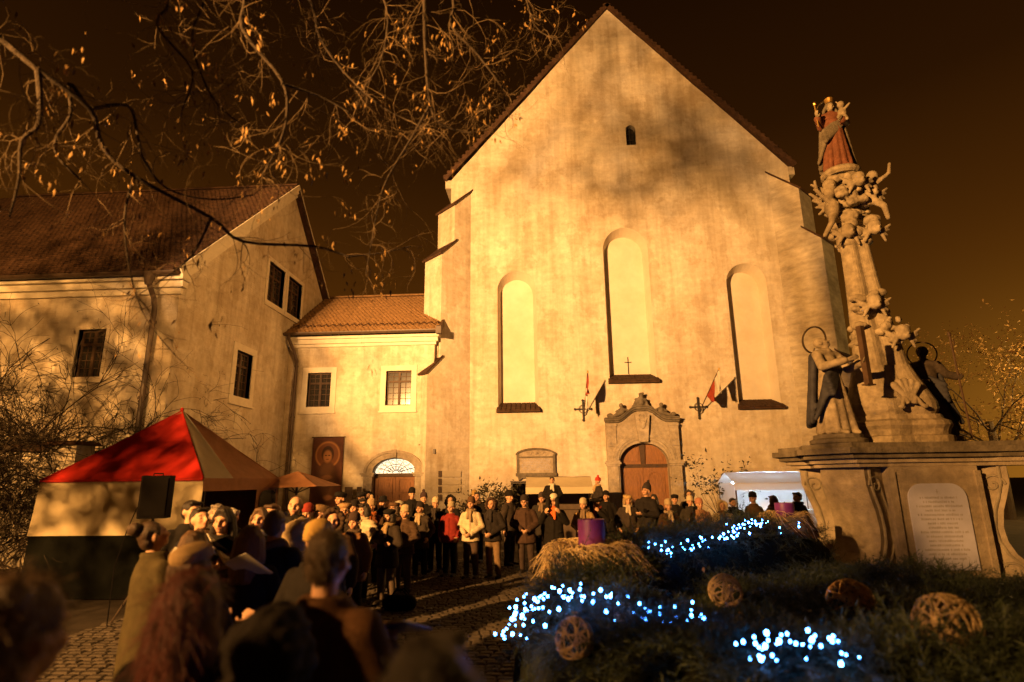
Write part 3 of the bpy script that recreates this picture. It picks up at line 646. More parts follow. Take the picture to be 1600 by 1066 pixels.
def gable_house():
    t = thing('gabled_house', 'large cream gabled house with paired upper windows left of the low wing', 'building', (-10.65, 15.45, 0))
    X = -10.65
    sw = lambda b: (setattr(b, 'v', [(X - (p[1]), p[0], p[2]) for p in b.v]) or b)   # (x,y,z) built facing -y -> faces +x, x becomes y
    w = [(20.5, 21.85, 8.82, 10.42), (22.22, 23.57, 8.82, 10.42), (18.82, 19.92, 4.86, 6.46)]
    me = plate('gable_wall', [(15.45, 0), (28.6, 0), (28.6, 8), (22.02, 14.2), (15.45, 8)], [rect(*a) for a in w], 0, .45)
    p = co(me); p2 = np.stack([X - p[:, 1], p[:, 0], p[:, 2]], 1); setco(me, p2)
    bm = bmesh.new(); bm.from_mesh(me); bmesh.ops.recalc_face_normals(bm, faces=bm.faces); bm.to_mesh(me); bm.free()
    obj('gable_wall', me, M['plaster_rough2'] if 'plaster_rough2' in M else M['plaster'], t)
    for k, a in enumerate(w): casement(t, *a, 0, M['trim'], conv=sw, tw=.16 if k < 2 else .24)
    hb = MB(); hb.box((19.1, -.03, 3.75), (19.5, -.003, 4.35)); hb.box((19.16, -.045, 3.81), (19.44, -.031, 4.29)); obj('hatch', sw(hb), M['trim'], t)
    lw = (-13.55, -12.7, 4.95, 6.36)
    obj('street_wall', plate('street_wall', rect(-26, X - .452, 0, 7.5), [rect(*lw), rect(-20, -19.1, 4.95, 6.36)], 15.45, 15.9), M['plaster'], t)
    casement(t, *lw, 15.45, M['plaster'], tw=.1); casement(t, -20, -19.1, 4.95, 6.36, 15.45, M['plaster'], tw=.1)
    cn = MB(); cn.box((-26, 15.33, 7.35), (X + .1, 15.447, 7.52)); cn.box((-26, 15.2, 7.523), (X + .22, 15.447, 7.70)); cn.box((-26, 15.05, 7.703), (X + .3, 15.447, 7.86)); obj('cornice', cn, M['trim'], t)
    e0, r0 = Vector((0, 14.9, 7.92)), Vector((0, 22.02, 14.45)); v = (r0 - e0).normalized(); L = (r0 - e0).length
    for (ya, za) in ((14.9, 7.92), (29.2, 7.92)):
        rb = MB(); slab(rb, (-26, ya, za), (X + .22, ya, za), (X + .22, 22.02, 14.45), (-26, 22.02, 14.45), .14)
        rf = obj('roof', rb, M['tile_old'], t)
        if ya < 20: tile_field('roof_tiles', (-24, ya - .04, za - .01), (1, 0, 0), v, 74, int(L / .165), .182, .165, rf, M['tile_old'], 8)
        vm = MB(); d = Vector((0, 22.02 - ya, 14.45 - za)).normalized(); nn = Vector((0, -d.z, d.y)) if ya < 20 else Vector((0, d.z, d.y))
        nn = nn if nn.z > 0 else -nn
        a_, b_ = Vector((0, ya, za)) + d * .1, Vector((0, 22.02, 14.45)) - d * .02
        for (x0, x1, o0, o1) in ((X + .003, X + .10, -.46, -.30), (X + .003, X + .2, -.297, -.145), (X + .221, X + .26, -.16, .05)):
            vm.hexa([Vector((x0, 0, 0)) + a_ + nn * o0, Vector((x1, 0, 0)) + a_ + nn * o0, Vector((x1, 0, 0)) + b_ + nn * o0, Vector((x0, 0, 0)) + b_ + nn * o0,
                     Vector((x0, 0, 0)) + a_ + nn * o1, Vector((x1, 0, 0)) + a_ + nn * o1, Vector((x1, 0, 0)) + b_ + nn * o1, Vector((x0, 0, 0)) + b_ + nn * o1])
        obj('verge_moulding', vm, M['trim'], rf)
    for i in range(36):
        x = X + .2 - .36 * i; rt = MB(); n = 6; a2 = [(22.02 + .17 * math.cos(PI * k / n), 14.42 + .14 * math.sin(PI * k / n)) for k in range(n + 1)]
        rt.prism(a2, 'x', x, x - .37); obj('ridge_tile', rt, M['tile_old'], t)
    g = MB(); n = 10; g.prism([(14.88 + .1 * math.cos(PI + PI * k / n), 7.88 + .1 * math.sin(PI + PI * k / n)) for k in range(n + 1)], 'x', -26, X + .2); obj('gutter', g, M['gutter'], t)
    dp = MB(); dp.tube([(-11.25, 14.9, 7.8), (-11.25, 14.92, 7.55), (-11.25, 15.2, 7.2), (-11.25, 15.3, 6.9), (-11.25, 15.3, .1)], .075, 10); dp.lathe([(.17, 0), (.09, -.35)], 10, (-11.25, 14.9, 7.85))
    for z in (6.5, 4.3, 2.2): dp.lathe([(.1, -.04), (.1, .04)], 10, (-11.25, 15.3, z))
    obj('downpipe', dp, M['gutter'], t)
gable_house()

def boundary_wall():
    t = thing('boundary_wall', 'low plastered garden wall with dark coping and a capped pier before the house', 'wall', (-16, 14, 0))
    obj('wall', MB().box((-26, 13.95, 0), (-12.42, 14.25, 2.78)), M['plaster_rough'], t)
    cp = MB(); cp.prism([(13.85, 2.783), (14.35, 2.783), (14.1, 2.98)], 'x', -26, -12.42); obj('coping', cp, M['tile_old'], t)
    obj('pier', MB().box((-12.417, 13.85, 0), (-11.7, 14.45, 2.92)), M['plaster_rough'], t)
    pc = MB(); pc.hexa([(-12.52, 13.73, 2.923), (-11.58, 13.73, 2.923), (-11.58, 14.57, 2.923), (-12.52, 14.57, 2.923), (-12.45, 13.8, 3.02), (-11.65, 13.8, 3.02), (-11.65, 14.5, 3.02), (-12.45, 14.5, 3.02)]); obj('pier_cap', pc, M['tile_old'], t)
boundary_wall()

# ------------------------------------------------------------------ tents and stalls
def canvas_panel(P, nu, nv, sag, seed):   # bilinear patch of 4 corners with sag and wrinkles, thin but with two sides
    a, b, c, d = (np.array(p, float) for p in P); V = []
    n = np.cross(b - a, d - a); n /= np.linalg.norm(n)
    for j in range(nv + 1):
        for i in range(nu + 1):
            u, v = i / nu, j / nv; p = a * (1 - u) * (1 - v) + b * u * (1 - v) + c * u * v + d * (1 - u) * v
            V.append(p + n * (-sag * 4 * u * (1 - u) * (.3 + .7 * math.sin(PI * min(v, .999)))))
    V = np.array(V); V += n * (.016 * wob(V, (2.6, 2.6, 2.6), seed))[:, None]
    V2 = V - n * .006; m = len(V)
    Q = [(j * (nu + 1) + i, j * (nu + 1) + i + 1, (j + 1) * (nu + 1) + i + 1, (j + 1) * (nu + 1) + i) for j in range(nv) for i in range(nu)]
    Q2 = [tuple(m + k for k in reversed(q)) for q in Q]
    return npmesh('panel', np.vstack([V, V2]), np.array(Q + Q2), True)
def tent():
    t = thing('market_tent', 'red and white square market tent with pointed roof beside the singers', 'tent', (-7.68, 11.7, 0))
    x0, x1, y0, y1, ez, pk = -9.2, -6.15, 10.2, 13.2, 2.03, (-7.68, 11.7, 3.45)
    cs = [(x0, y0, ez), (x1, y0, ez), (x1, y1, ez), (x0, y1, ez)]
    for k in range(4):
        a, b = cs[k], cs[(k + 1) % 4]; top1 = tuple(pk[i] + (a[i] - pk[i]) * .004 for i in range(3)); top2 = tuple(pk[i] + (b[i] - pk[i]) * .004 for i in range(3))
        obj('roof_panel', canvas_panel((a, b, top2, top1), 26, 20, .11, k), M['red'] if k in (0,) else M['stripe'], t)
    # light stripe sewn along the hip of the right-hand slope
    obj('roof_stripe', canvas_panel(((x1 + .012, y0 + .05, ez + .012), (x1 + .012, y0 + 1.0, ez + .012), (-7.66, 11.72, 3.452), (-7.66, 11.69, 3.452)), 8, 20, .03, 1), M['canvas'], t)
    for (a, b, m) in (((x0, y0 - .012), (x1, y0 - .012), 'red'), ((x1 + .012, y0), (x1 + .012, y1), 'stripe')):
        zz = .03 if m == 'red' else .22
        obj('valance', canvas_panel(((a[0], a[1], ez - zz), (b[0], b[1], ez - zz), (b[0], b[1], ez + .01), (a[0], a[1], ez + .01)), 16, 2, .0, 7), M[m], t)
    obj('wall_panel', canvas_panel(((x0 - .1, y0 + .02, 1.07), (x1, y0 + .02, 1.07), (x1, y0 + .02, ez - .01), (x0, y0 + .02, ez - .01)), 34, 12, .03, 3), M['canvas'], t)
    obj('apron', canvas_panel(((x0 - .12, y0 + .06, .02), (x1, y0 + .06, .02), (x1, y0 + .06, 1.09), (x0 - .1, y0 + .06, 1.09)), 18, 6, .0, 4), M['green'], t)  # dark sheet standing in for the shade below the wall panel
    obj('wall_panel', canvas_panel(((x0, y0 + .1, .02), (x0, y1, .02), (x0, y1, ez), (x0, y0 + .1, ez)), 10, 6, .0, 5), M['green'], t)
    obj('wall_panel', canvas_panel(((x0, y1, .02), (x1, y1, .02), (x1, y1, ez), (x0, y1, ez)), 10, 6, .0, 6), M['stripe'], t)
    sp = obj('wall_panel', canvas_panel(((x1, y1 - 1.0, .02), (x1, y1, .02), (x1, y1, ez), (x1, y1 - 1.0, ez)), 8, 6, .0, 8), M['stripe'], t)
    wn = MB(); wn.prism([(y1 - .5 + .38 * math.copysign(abs(math.cos(a)) ** .5, math.cos(a)), 1.45 + .34 * math.copysign(abs(math.sin(a)) ** .5, math.sin(a))) for a in np.linspace(0, 2 * PI, 24, endpoint=False)], 'x', x1 + .012, x1 + .018); obj('clear_window', wn, M['glass'], sp)
    for c in cs: obj('hip_seam', MB().tube([(c[0], c[1], c[2] + .01), tuple((c[i] + pk[i]) / 2 - (.012 if i == 2 else 0) for i in range(3)), pk], .012, 5), M['red'] if c[1] < 11 else M['stripe'], t)
    for c in cs: obj('pole', MB().tube([(c[0] + .02 * (1 if c[0] < -7 else -1), c[1] + .12 * (1 if c[1] < 11 else -1), 0), (c[0] + .02 * (1 if c[0] < -7 else -1), c[1] + .12 * (1 if c[1] < 11 else -1), ez)], .022, 8), M['metal'], t)
    obj('finial', MB().ell((pk[0], pk[1], pk[2] + .02), (.04, .04, .05), 8), M['red'], t)
    sb = tag(obj('serving_counter', MB().box((-9.0, 10.7, .02), (-6.6, 11.2, .95)), M['board_dark']), 'dark serving counter standing inside the red and white tent', 'counter')
tent()
def parasol():
    t = thing('market_parasol', 'small tan market parasol with dark struts right of the red tent', 'parasol', (-5.85, 13.5, 0))
    cx, cy, rim, top, R = -5.85, 13.5, 1.86, 2.2, .78
    cs = [(cx + R * sx, cy + R * sy, rim) for sx, sy in ((-1, -1), (1, -1), (1, 1), (-1, 1))]
    for k in range(4):
        a, b = cs[k], cs[(k + 1) % 4]; pk = (cx, cy, top); q = [tuple(pk[i] + (c[i] - pk[i]) * .01 for i in range(3)) for c in (b, a)]
        obj('canopy_panel', canvas_panel((a, b, q[0], q[1]), 8, 6, .03, k + 20), M['stripe'], t)
    obj('pole', MB().tube([(cx, cy, 0), (cx, cy, top - .02)], .03, 8), M['metal'], t)
    for c in cs: obj('strut', MB().tube([(cx, cy, top - .5), (cx + (c[0] - cx) * .6, cy + (c[1] - cy) * .6, rim + .12)], .013, 5), M['metal'], t)
    obj('base', MB().lathe([(.3, 0), (.3, .06), (.06, .1)], 16, (cx, cy, 0)), M['stone'], t)
parasol()
def stall(name, label, x0, x1, y0, y1, ez, m_roof, m_front, lit):
    t = thing(name, label, 'market stall', ((x0 + x1) / 2, (y0 + y1) / 2, 0))
    ym = (y0 + y1) / 2
    obj('roof_panel', canvas_panel(((x0, y0, ez), (x1, y0, ez), (x1, ym, ez + .34), (x0, ym, ez + .34)), 16, 5, .04, 31), m_roof, t)
    obj('roof_panel', canvas_panel(((x0, y1, ez), (x1, y1, ez), (x1, ym, ez + .34), (x0, ym, ez + .34)), 16, 5, .04, 32), m_roof, t)
    obj('valance', canvas_panel(((x0, y0 - .012, ez - .2), (x1, y0 - .012, ez - .2), (x1, y0 - .012, ez + .01), (x0, y0 - .012, ez + .01)), 16, 2, 0, 33), m_roof, t)
    for x in (x0 + .04, x1 - .04):
        for y in (y0 + .04, y1 - .04): obj('post', MB().tube([(x, y, 0), (x, y, ez)], .025, 6), M['metal'], t)
        obj('side_panel', canvas_panel(((x, y0 + .1, .9), (x, y1 - .05, .9), (x, y1 - .05, ez), (x, y0 + .1, ez)), 4, 4, 0, 34), m_roof, t)
    obj('back_panel', canvas_panel(((x0, y1, .3), (x1, y1, .3), (x1, y1, ez), (x0, y1, ez)), 10, 4, 0, 35), m_front, t)
    obj('counter', MB().box((x0 + .1, y0 + .1, .02), (x1 - .1, y0 + .6, .95)), M['board_dark'] if not lit else M['white_canvas'], t)
    if lit:
        for x in np.linspace(x0 + .5, x1 - .5, 3):
            obj('lamp_tube', MB().tube([(x - .35, ym - .2, ez + .02), (x + .35, ym - .2, ez + .02)], .022, 8), M['cold_tube'], t)
    return t
stall('lit_stall', 'white canopied market stall lit cold white from inside beside the monument', 5.7, 8.6, 18.4, 20.2, 1.75, M['white_canvas'], M['white_canvas'], True)
stall('dark_stall', 'cream canopied stall with dark back under the wall plaque', -.72, 1.5, 19.6, 21.4, 1.68, M['canvas'], M['board_dark'], False)

# ------------------------------------------------------------------ things on the church wall
def flag(x, tilt, cols, label, seed):
    t = thing('church_flag', label, 'flag', (x, 23.9, 4.7), 'flags flanking the church portal')
    br = MB(); y = 23.93
    br.box((x - .03, y - .03, 4.32), (x + .03, y + .06, 5.10)); br.box((x - .33, y - .025, 4.73), (x - .033, y + .02, 4.79)); br.box((x + .033, y - .025, 4.73), (x + .33, y + .02, 4.79))
    for a in ((x - .33, 4.76), (x + .33, 4.76), (x, 5.12), (x, 4.3)): br.ell((a[0], y, a[1]), (.055, .04, .055), 8)
    br.tube([(x + .17 * math.cos(a), y - .03, 4.76 + .17 * math.sin(a)) for a in np.linspace(0, 2 * PI, 17)], .014, 5)
    br.tube([(x, y - .02, 4.5), (x + .02, y - .18, 4.55), (x + .04, y - .28, 4.72)], .025, 6)
    obj('bracket', br, M['iron'], t)
    p0 = Vector((x + .03, y - .25, 4.66)); p1 = p0 + Vector((tilt, -1.5, 1.35)); obj('pole', MB().tube([p0, p1], .02, 7), M['wood_dark'], t)
    obj('finial', MB().ell(p1, (.035, .035, .06), 8), M['gold'], t)
    r = np.random.default_rng(seed)
    for k, (m, f0, f1, drop) in enumerate(cols):
        nu, nv = 10, 14; V = []
        for j in range(nv + 1):
            for i in range(nu + 1):
                u, v = i / nu, j / nv; q = p0.lerp(p1, f0 + (f1 - f0) * (1 - u * .85))
                w = (1 - .55 * v); qq = p0.lerp(p1, f1 + (f0 - f1) * u * w)
                V.append((qq.x + .05 * math.sin(u * 9 + v * 3 + seed) * (.3 + v), qq.y + .06 * math.cos(u * 11 + v * 2 + seed) * (.3 + v), qq.z - drop * v * (1 - .25 * u)))
        Q = [(j * (nu + 1) + i, j * (nu + 1) + i + 1, (j + 1) * (nu + 1) + i + 1, (j + 1) * (nu + 1) + i) for j in range(nv) for i in range(nu)]
        V = np.array(V); m_ = len(V); V2 = V + np.array([.004, .004, 0])
        obj('cloth', npmesh('cloth', np.vstack([V, V2]), np.array(Q + [tuple(m_ + k_ for k_ in reversed(q)) for q in Q]), True), M[m], t)
flag(1.56, .10, (('flag_red', .45, .98, .75), ('flag_white', .50, .62, .95)), 'short furled red flag on iron cross bracket over the plaque', 1)
flag(6.28, .42, (('flag_red', .35, .72, .8), ('flag_white', .78, .98, .95)), 'red and white flag on iron cross bracket right of the portal', 2)
def plaque():
    t = thing('wall_plaque', 'carved stone memorial plaque with arched top on the church wall', 'plaque', (-.45, 23.9, 2.6))
    x0, x1 = -1.20, .32; cx = (x0 + x1) / 2
    bd = MB(); bd.prism([(x0, 2.15), (x1, 2.15), (x1, 2.93)] + [(cx + (x1 - x0) / 2 * math.cos(a), 2.93 + .20 * math.sin(a)) for a in np.linspace(0, PI, 14)][1:-1] + [(x0, 2.93)], 'y', 23.88, 23.997); obj('slab', bd, M['sandstone'], t)
    fr = MB(); fr.band(arcline(cx, (x1 - x0) / 2 - .02, 2.93, .19, 16), arcline(cx, (x1 - x0) / 2 + .07, 2.93, .27, 16), 23.80, 23.99); fr.box((x0 - .07, 23.82, 2.08), (x1 + .07, 23.99, 2.20)); fr.box((x0 + .06, 23.85, 2.80), (x1 - .06, 23.879, 2.86))
    for x in (x0 - .03, x1 - .07): fr.box((x, 23.83, 2.203), (x + .10, 23.99, 2.93))
    obj('frame', fr, M['stone_dark'], t)
    ft = MB(); ft.prism([(x0, 2.077), (x0 + .05, 1.9), (x0 + .2, 2.0), (cx - .1, 2.0), (cx, 1.88), (cx + .1, 2.0), (x1 - .2, 2.0), (x1 - .05, 1.9), (x1, 2.077)], 'y', 23.85, 23.99); obj('apron', ft, M['stone_dark'], t)
    or_ = MB()
    for s in (-1, 1): or_.tube([(cx + s * (.08 + .30 * u), 23.87, 2.98 + .05 * math.sin(u * 9)) for u in np.linspace(0, 1, 12)], .025, 5)
    or_.ell((cx, 23.86, 3.0), (.08, .04, .07), 8); obj('ornament', or_, M['sandstone'], t)
    lt = MB(); r = random.Random(4)
    for k in range(7):
        z = 2.72 - k * .066; x = x0 + .16 + r.random() * .08
        while x < x1 - .2:
            w = r.uniform(.02, .035); lt.box((x, 23.876, z), (x + w, 23.8795, z + r.uniform(.028, .04))); x += w + (.012 if r.random() < .8 else .04)
    stuff(obj('lettering', lt, M['letter'], t))
plaque()
def signs():
    t = thing('signboards', 'four stacked pale direction boards with dark squares on the church buttress', 'sign', (-3.8, 23.2, 1.8))
    # mounted on the front-right flank of the buttress
    d = Vector((-.7071, -.7071, 0)); q = Vector((.7071, -.7071, 0)) * .65; c0 = Vector((-4.1, 24, 0))
    R = Matrix.Rotation(math.radians(45), 4, 'Z')
    for k in range(4):
        z = 2.2 - k * .30
        for (u0, u1, m, nm) in ((.02, .92, 'board', 'board'), (.94, 1.10, 'board_dark', 'symbol_plate')):
            p = [c0 + q + d * (u0 - .25) + Vector((.7071, -.7071, 0)) * o + Vector((0, 0, zz)) for zz in (z - .12, z + .12) for u, o in ((u0, .02), (u0, .045))]
            a = c0 + q; nrm_ = Vector((.7071, -.7071, 0))
            P = lambda u, o, zz: a + d * (u - .2) + nrm_ * o + Vector((0, 0, zz))
            mb = MB().hexa([P(u0, .02, z - .12), P(u1, .02, z - .12), P(u1, .045, z - .12), P(u0, .045, z - .12), P(u0, .02, z + .12), P(u1, .02, z + .12), P(u1, .045, z + .12), P(u0, .045, z + .12)])
            if nm == 'board' and k == 3: continue
            obj(nm, mb, M[m], t)
signs()
def noticeboard():
    t = thing('notice_case', 'glazed metal notice case on legs standing by the plaque', 'notice board', (-1.0, 22.6, 0))
    x0, x1, y = -1.36, -.70, 22.6
    f = MB()
    for x in (x0, x1): f.box((x - .03, y - .03, 0), (x + .03, y + .03, 1.85))
    for z in (.55, 1.80): f.box((x0 + .031, y - .028, z), (x1 - .031, y + .028, z + .05))
    f.box((x0 - .05, y - .2, 1.853), (x1 + .05, y + .2, 1.9)); obj('frame', f, M['metal'], t)
    obj('back_board', MB().box((x0 + .031, y + .015, .601), (x1 - .031, y + .03, 1.798)), M['board'], t)
    pp = MB()
    for (a, b, c, d) in ((.06, .25, 1.35, 1.7), (.32, .56, 1.4, 1.72), (.08, .3, .9, 1.25), (.36, .58, .85, 1.3)): obj('notice', MB().box((x0 + a, y + .006, c), (x0 + b, y + .012, d)), M['paper'], t)
    obj('glass_front', MB().box((x0 + .031, y - .02, .601), (x1 - .031, y - .016, 1.798)), None, t)
    g = bpy.data.materials.new('clear_glass'); g.use_nodes = True; n = g.node_tree; b = n.nodes['Principled BSDF']; b.inputs['Transmission Weight'].default_value = 1; b.inputs['Roughness'].default_value = .02; b.inputs['IOR'].default_value = 1.02
    C.objects['glass_front'].data.materials.append(g)
noticeboard()
tag(obj('junction_box', MB().box((-4.40, 22.72, 2.98), (-4.22, 22.797, 3.16)).xf(Matrix.Translation((-.16, 0, 0))), M['metal']), 'small dark junction box on the wall right of the arched doorway', 'box')
def banner():
    t = thing('wall_banner', 'tall dark painted cloth banner with a haloed half figure on the wing wall', 'banner', (-8.68, 22.7, 2.3))
    x0, x1, z0, z1, y = -9.31, -8.06, 1.0, 3.68, 22.72
    nb = 10; V = []
    me = canvas_panel(((x0, y, z0), (x1, y, z0), (x1, y, z1), (x0, y, z1)), 8, 14, .01, 41)
    m = bpy.data.materials.new('banner_print'); m.use_nodes = True; nt = m.node_tree; b = nt.nodes['Principled BSDF']; b.inputs['Roughness'].default_value = .9
    tc = nt.nodes.new('ShaderNodeTexCoord'); cur = None
    nz = nt.nodes.new('ShaderNodeTexNoise'); nz.inputs['Scale'].default_value = 5; nt.links.new(tc.outputs['Object'], nz.inputs['Vector'])
    rp = nt.nodes.new('ShaderNodeValToRGB'); rp.color_ramp.elements[0].color = (.045, .016, .010, 1); rp.color_ramp.elements[1].color = (.13, .045, .022, 1); nt.links.new(nz.outputs['Fac'], rp.inputs[0]); cur = rp.outputs[0]
    cx = (x0 + x1) / 2
    def ellp(c, cz, rx, rz, col, soft=.06):
        nonlocal cur
        mp = nt.nodes.new('ShaderNodeMapping'); mp.inputs['Location'].default_value = (-c / rx, 0, -cz / rz); mp.inputs['Scale'].default_value = (1 / rx, 0, 1 / rz); nt.links.new(tc.outputs['Object'], mp.inputs[0])
        ln = nt.nodes.new('ShaderNodeVectorMath'); ln.operation = 'LENGTH'; nt.links.new(mp.outputs[0], ln.inputs[0])
        mr = nt.nodes.new('ShaderNodeMapRange'); mr.inputs[1].default_value = 1 - soft; mr.inputs[2].default_value = 1 + soft; mr.inputs[3].default_value = 1; mr.inputs[4].default_value = 0; nt.links.new(ln.outputs['Value'], mr.inputs[0])
        mx = nt.nodes.new('ShaderNodeMixRGB'); nt.links.new(mr.outputs[0], mx.inputs[0]); nt.links.new(cur, mx.inputs[1]); mx.inputs[2].default_value = col + (1,); cur = mx.outputs[0]
    ellp(cx, 3.0, .50, .52, (.34, .15, .05)); ellp(cx, 3.0, .44, .46, (.16, .06, .025)); ellp(cx, 1.9, .46, .85, (.085, .035, .02)); ellp(cx, 2.0, .30, .72, (.13, .06, .03), .2)
    ellp(cx, 3.02, .25, .32, (.055, .025, .014)); ellp(cx - .005, 2.93, .17, .24, (.33, .15, .06), .2); ellp(cx - .07, 2.97, .045, .022, (.05, .02, .012), .4); ellp(cx + .06, 2.97, .045, .022, (.05, .02, .012), .4); ellp(cx, 2.82, .06, .018, (.12, .04, .02), .4)
    ellp(cx + .02, 2.12, .2, .09, (.30, .14, .06), .3); ellp(cx + .1, 1.35, .17, .10, (.32, .15, .07), .3)
    nt.links.new(cur, b.inputs['Base Color'])
    cl = obj('cloth', me, m, None); cl.parent = t; cl.matrix_parent_inverse = Matrix.Translation(t.location).inverted()
    obj('rod', MB().tube([(x0 - .06, y - .01, z1 + .01), (x1 + .06, y - .01, z1 + .01)], .02, 6), M['wood_dark'], t)
    obj('rod', MB().tube([(x0 - .02, y - .01, z0), (x1 + .02, y - .01, z0)], .02, 6), M['wood_dark'], t)
banner()
def easel_boards():
    for x, w, lab in ((-7.62, .30, 'dark upright board leaning beside the arched doorway'), (-7.2, .18, 'narrow dark board next to the doorway jamb')):
        t = thing('standing_board', lab, 'board', (x, 22.3, 0), 'boards beside the wing doorway')
        obj('panel', MB().box((x - w / 2, 22.28, .35), (x + w / 2, 22.32, 1.75)), M['board_dark'], t)
        for s in (-1, 1): obj('leg', MB().tube([(x + s * w * .4, 22.34, 0), (x + s * w * .4, 22.33, 1.6)], .015, 5), M['metal'], t)
easel_boards()

# ------------------------------------------------------------------ loudspeaker, bag, tealights
def speaker():
    t = thing('loudspeaker', 'black loudspeaker on a pole stand in front of the red tent', 'loudspeaker', (-5.82, 8.5, 0))
    R = Matrix.Translation((-5.82, 8.5, 0)) @ Matrix.Rotation(math.radians(28), 4, 'Z')
    b = MB(); b.prism([(-.17, -.18), (.17, -.18), (.22, .05), (.14, .22), (-.14, .22), (-.22, .05)], 'z', 1.46, 2.07); obj('cabinet', b.xf(R), M['black'], t)
    g = MB(); g.box((-.155, -.196, 1.5), (.155, -.181, 2.03)); obj('grille', g.xf(R), M['grille'], t)
    h = MB(); h.tube([(-.06, -.0, 2.07), (-.06, 0, 2.10), (.06, 0, 2.10), (.06, 0, 2.07)], .012, 6); obj('handle', h.xf(R), M['black'], t)
    p = MB().tube([(0, 0, .5), (0, 0, 1.46)], .02, 8); obj('pole', p.xf(R), M['metal'], t)
    for k in range(3):
        a = 2 * PI * k / 3 + .5; obj('leg', MB().tube([(0, 0, .75), (.45 * math.cos(a), .45 * math.sin(a), .02)], .014, 6).xf(R), M['metal'], t)
    obj('cable', MB().tube([(-6.05, 8.45, 1.62), (-6.12, 8.4, 1.3), (-6.22, 8.38, .8), (-6.15, 8.3, .05), (-5.6, 8.1, .01), (-5.0, 7.6, .01)], .008, 5), M['black'], t)
speaker()
def bag():
    t = thing('travel_bag', 'black soft bag with handles lying on the lit paving', 'bag', (-2.3, 9.35, 0))
    m = MB(); m.cap((-2.46, 9.36, .13), .12, (-2.16, 9.38, .13), .12); m.ell((-2.3, 9.36, .12), (.27, .13, .12), 14); me = remesh(m, .02, 2, 'bag'); fold(me, .012, (7, 7, 7), 2); p = co(me); p[:, 2] = np.maximum(p[:, 2], .008); setco(me, p); obj('body', me, M['black'], t)
    for y in (9.30, 9.42): obj('handle', MB().tube([(-2.42, y, .24), (-2.38, y, .31), (-2.25, y, .325), (-2.18, y, .25)], .009, 5), M['black'], t)
    obj('zip', MB().tube([(-2.52, 9.36, .24), (-2.3, 9.36, .258), (-2.1, 9.37, .24)], .006, 4), M['metal'], t)
    s = thing('microphone_stand_base', 'flat dark stand lying beside the black bag', 'stand', (-2.7, 9.6, 0)); obj('bar', MB().tube([(-2.95, 9.5, .03), (-2.55, 9.75, .05)], .02, 6), M['black'], s); obj('bar', MB().tube([(-2.9, 9.75, .025), (-2.6, 9.5, .03)], .02, 6), M['black'], s)
bag()
for k, x in enumerate((-3.03, -2.95, -2.88)):
    t = thing('tealight', ('%s of three lit tealights on the paving by the dark boots' % ('leftmost', 'middle', 'rightmost')[k]), 'tealight', (x, 11.0 + .02 * k, 0), 'tealights on the paving')
    obj('cup', MB().lathe([(.02, .02), (.025, .05), (.021, .05), (.018, .03)], 10, (x, 11.0 + .02 * k, 0)), M['metal'], t); obj('flame', MB().ell((x, 11.0 + .02 * k, .062), (.007, .007, .014), 8), M['flame'], t)

# ------------------------------------------------------------------ shrubs
def twigs(mb, tips, start, dirv, length, r, depth, rnd, droop=.0, curl=.35, spread=.7, sides=4, kids=(2, 4), taper=.35, up=0.0, kr=.65):
    n = 5; p = Vector(start); d = Vector(dirv).normalized(); pts = [p.copy()]; seg = length / n
    ax = Vector((rnd.gauss(0, 1), rnd.gauss(0, 1), rnd.gauss(0, 1))).normalized()
    for i in range(n):
        d = (d + ax.cross(d) * curl * rnd.uniform(.2, 1) + Vector((rnd.gauss(0, .12), rnd.gauss(0, .12), rnd.gauss(0, .12) - droop + up))).normalized(); p = p + d * seg; pts.append(p.copy())
    mb.tube(pts, [r * (1 - (1 - taper) * i / n) for i in range(n + 1)], sides, cap=False)
    if depth <= 0:
        tips.append((pts[-1], d)); tips.append((pts[3], d)); return
    for k in range(rnd.randint(*kids)):
        i = rnd.randint(1, n); dd = (pts[i] - pts[i - 1]).normalized(); s = Vector((rnd.gauss(0, 1), rnd.gauss(0, 1), rnd.gauss(0, 1))).normalized()
        twigs(mb, tips, pts[i], dd + s * spread, length * rnd.uniform(.5, .8), r * (1 - (1 - taper) * i / n) * kr, depth - 1, rnd, droop, curl, spread, max(3, sides - 1), kids, taper, up, kr)
def leaves(tips, n_per, size, rnd, hang=.8, aspect=.35, spread=.12):
    V = []; T = []
    for p, d in tips:
        for k in range(rnd.randint(*n_per)):
            c = p + Vector((rnd.gauss(0, spread), rnd.gauss(0, spread), rnd.gauss(0, spread))) * .5
            a = (Vector((rnd.gauss(0, 1), rnd.gauss(0, 1), rnd.gauss(0, .6))) * (1 - hang * .6) + Vector((0, 0, -hang * 1.3))).normalized(); L = size * rnd.uniform(.4, 1.35)
            s = a.cross(Vector((rnd.gauss(0, 1), rnd.gauss(0, 1), rnd.gauss(0, 1)))).normalized() * L * aspect; nn = a.cross(s).normalized() * L * .08
            b = len(V); V += [c, c + a * L * .4 + s * .5 + nn, c + a * L, c + a * L * .4 - s * .5 + nn, c + a * L * .45]
            T += [(b, b + 1, b + 4), (b + 1, b + 2, b + 4), (b + 2, b + 3, b + 4), (b + 3, b, b + 4)]
    return npmesh('leaves', np.array([tuple(v) for v in V]), np.array(T))
